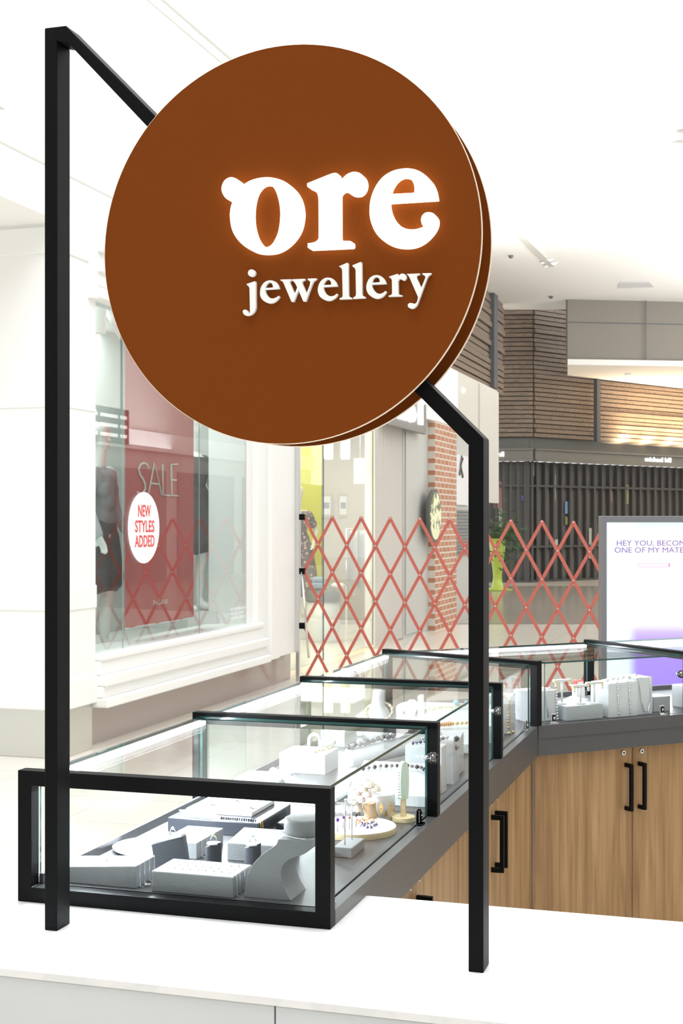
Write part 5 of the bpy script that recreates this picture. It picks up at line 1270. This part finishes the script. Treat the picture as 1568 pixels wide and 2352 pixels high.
# cafe wall: white menu board and grille
ya_, yb_ = yx(1034), yx(1068)
b = MB(M_WHITE, M_DGREY); b.box((XF+.022, ya_, on_x(1050, 1160, XF).z), (XF+.05, yb_, on_x(1050, 1045, XF).z), .004)
zc = on_x(1052, 1072, XF).z; ym_ = (ya_+yb_)/2
b.tube([(XF+.055, ym_-.15, zc-.14), (XF+.055, ym_-.05, zc+.02), (XF+.055, ym_+.1, zc+.14), (XF+.055, ym_+.02, zc+.17), (XF+.055, ym_-.08, zc+.02), (XF+.055, ym_+.1, zc-.17)], .02, 6, mi=1)
tag(b.build('menu_board', loc=(XF+.03, ym_, zc)), 'white board with dark scribble on the cafe wall beyond the brick pier', 'board')
b = MB(M_BANDG); z0_, z1_ = on_x(1050, 1275, XF).z, on_x(1050, 1168, XF).z; n = 14
for i in range(n): b.box((XF+.022, ya_, z0_+(z1_-z0_)*i/n), (XF+.05, yx(1084), z0_+(z1_-z0_)*(i+.55)/n))
tag(b.build('louvre_grille', loc=(XF+.03, ym_, z0_)), 'grey louvre grille on the cafe wall below the white board', 'grille')

# ================================================================== FAR JEWELLER THINGS
def hit(px, py, A, B_, out=0):
    u = (B_-A).normalized(); nr = V(u.y, -u.x, 0); nr = nr if nr.dot(CAMP-A) > 0 else -nr
    r = ray(px, py); tt = (A+nr*out-CAMP).dot(nr)/r.dot(nr); return CAMP+r*tt
for (A, B_, pa, pb_, py, lb) in ((P1, P2, 1481, 1540, 1059.5, 'lit white shop name on the grey fascia at the right edge'), (P0, P1, 1098, 1157, 1049, 'lit white shop name on the grey fascia partly hidden by the sign post')):
    u = (B_-A).normalized(); a_, c_ = hit(pa, py, A, B_, .11), hit(pb_, py, A, B_, .11)
    t = thing('shop_name', a_, lb, 'sign')
    text_loops_mesh('michael hill', .19, a_, u, UP, .02, M_SIGNW, 'lettering', t, width=(c_-a_).length)
# goods glimpsed behind the dark glass doors
rnd = random.Random(11)
cols = [mat('goods_%s' % n_, c_, .4) for n_, c_ in (('pink', (.55, .28, .28)), ('blue', (.25, .42, .70)), ('white', (.62, .64, .62)), ('green', (.30, .34, .16)), ('violet', (.20, .16, .60)), ('amber', (.48, .40, .22)))]
for (px, py, w_, h_, m_, lb) in ((1146, 1137, 26, 62, 0, 'pink poster behind the dark glass doors of the far shop'), (1151, 1190, 12, 44, 2, 'pale blue white strip behind the dark glass doors of the far shop'), (1205, 1144, 16, 12, 4, 'small violet lit panel behind the dark glass doors'), (1224, 1078, 6, 30, 2, 'slim white panel high behind the dark glass doors'), (1300, 1166, 9, 28, 1, 'sky blue strip behind the middle dark glass doors'), (1300, 1196, 9, 18, 3, 'green and white strip under the sky blue strip'), (1327, 1250, 9, 44, 2, 'pale strip low behind the dark glass doors'), (1355, 1248, 9, 70, 2, 'tall pale strip beside the advertising screen'), (1272, 1250, 24, 22, 2, 'white sign panel low behind the dark glass doors'), (1272, 1120, 7, 60, 2, 'faint pale upright behind the dark glass doors'), (1400, 1140, 12, 26, 0, 'rose panel behind the dark glass doors above the screen'), (1440, 1135, 8, 44, 3, 'olive strip behind the dark glass doors above the screen'), (1415, 1118, 7, 40, 5, 'amber strip behind the dark glass doors above the screen')):
    A, B_ = (P0, P1) if px < 1223 else (P1, P2); u = (B_-A).normalized(); nr = nA if px < 1223 else nB; c_ = hit(px, py, A, B_, -.24); k_ = (c_-CAMP).dot(FW)/FPX
    b = MB(cols[m_]); b.obox(c_, u, nr, UP, w_*k_/2, .015, h_*k_/2); tag(b.build('poster_panel', loc=c_), lb, 'panel', 'goods behind the dark glass doors')
# lime planter
p = on_z(1142, 1356, 0); t = thing('planter', p, 'tall lime green planter with a leafy plant in front of the dark shop', 'planter')
b = MB(M_LIME); b.lathe([(0, 0), (.34, 0), (.36, .02), (.14, .07), (.10, .30), (.12, .55), (.17, .85), (.20, 1.22), (.18, 1.22), (.15, 1.15), (0, 1.1)], p, 32); b.build('pot', t)
b = MB(M_LEAF); rnd = random.Random(4)
for i in range(260):
    c_ = p+V(rnd.gauss(.18, .20), rnd.gauss(0, .2), 1.05+rnd.gauss(.12, .28)); d = V(rnd.uniform(-1, 1), rnd.uniform(-1, 1), rnd.uniform(-.2, 1)).normalized(); s_ = d.orthogonal().normalized()
    b.quad(c_, c_+d*.09+s_*.025, c_+d*.2, c_+d*.09-s_*.025)
for i in range(14): b.tube([p+UP*1.1, p+V(rnd.gauss(.16, .12), rnd.gauss(0, .12), 1.3+rnd.uniform(0, .3))], .008, 5)
b.build('foliage', t, normals=False)

# ================================================================== CEILING THINGS
ZC = 7.2
a_, c_ = on_z(1085, 435, ZC-.01), on_z(1266, 611, ZC-.01)
b = MB(mat('slot_grey', (.62, .62, .58), .6)); d = (c_-a_).normalized(); b.obox((a_+c_)/2, d, UP.cross(d), UP, (c_-a_).length/2, .07, .02); tag(b.build('ceiling_slot', loc=(a_+c_)/2), 'long narrow recessed light slot in the white ceiling', 'light slot')
for px, py, lb in ((1185, 507, 'ceiling downlight at the middle of the slot, right side'), (1166, 514, 'small ceiling downlight at the middle of the slot, left side'), (1261, 598, 'upper right ceiling downlight at the end of the slot'), (1270, 606, 'lower right ceiling downlight at the end of the slot'), (1247, 604, 'upper left small downlight at the end of the slot'), (1255, 612, 'lower left small downlight at the end of the slot'), (1442, 0, 'downlight in the low white soffit at the right')):
    if py: p = on_z(px, py, ZC-.03); r_ = .10 if 'small' not in lb else .05
    else: p = at(1442, 890, 36.2); p = V(p.x, p.y, zs-.07); r_ = .07
    t = thing('downlight', p, lb, 'downlight', 'ceiling downlights')
    b = MB(M_WHITE); b.lathe([(r_*.8, 0), (r_*1.15, 0), (r_*1.15, .03), (r_*.8, .03)], p, 24); b.build('ring', t)
    b = MB(M_DOWN); b.cyl(p+UP*.004, r_*.8, .02, 24); b.build('lens', t)
p = on_x(1064, 897, XF+.105); b = MB(M_DOWN); b.ball(p, .035, 0, 2); tag(b.build('downlight', loc=p), 'small bright spot lamp on the white fascia above the cafe', 'downlight')
c0, c1, c2, c3 = (on_z(x_, y_, ZC-.02) for x_, y_ in ((1418, 662), (1502, 660), (1492, 648), (1424, 649)))
b = MB(M_WHITE, M_DGREY)
for i in range(7):
    f0, f1 = i/7, (i+.55)/7; q0, q1, q2, q3 = c0.lerp(c3, f0), c1.lerp(c2, f0), c1.lerp(c2, f1), c0.lerp(c3, f1)
    b.loft([[q0, q1, q2, q3], [q+UP*.02 for q in (q0, q1, q2, q3)]], smooth=False)
b.quad(*[q+UP*.018 for q in (c0, c1, c2, c3)], mi=0)
tag(b.build('air_vent', loc=c0), 'white slatted air vent in the ceiling above the far shop', 'vent')
for px, py, r_, lb in ((1173, 590, .05, 'tiny sprinkler head in the ceiling left of the downlights'), (1265, 683, .05, 'tiny sprinkler head in the ceiling below the downlights'), (1562, 333, .16, 'round smoke detector on the ceiling at the right edge'), (1566, 305, .09, 'small round fitting above the smoke detector at the right edge')):
    p = on_z(px, py, ZC-.03); b = MB(M_BANDG if r_ < .06 else mat('detector_grey', (.55, .55, .55), .5)); b.lathe([(0, -.03), (r_*.6, -.03), (r_, 0), (r_, .03), (0, .03)], p, 20); tag(b.build('ceiling_fitting', loc=p), lb, 'ceiling fitting')
# small white wall lamp at the left edge
p = on_x(0, 205, -4.44); b = MB(M_WHITE, M_DGREY); b.box((-4.5, p.y-.15, on_x(4, 250, -4.44).z), (-4.43, on_x(9, 205, -4.44).y, on_x(4, 162, -4.44).z), .006)
tag(b.build('wall_lamp', loc=(-4.47, p.y, 5)), 'slim white wall lamp high on the left wall at the photo edge', 'wall lamp')
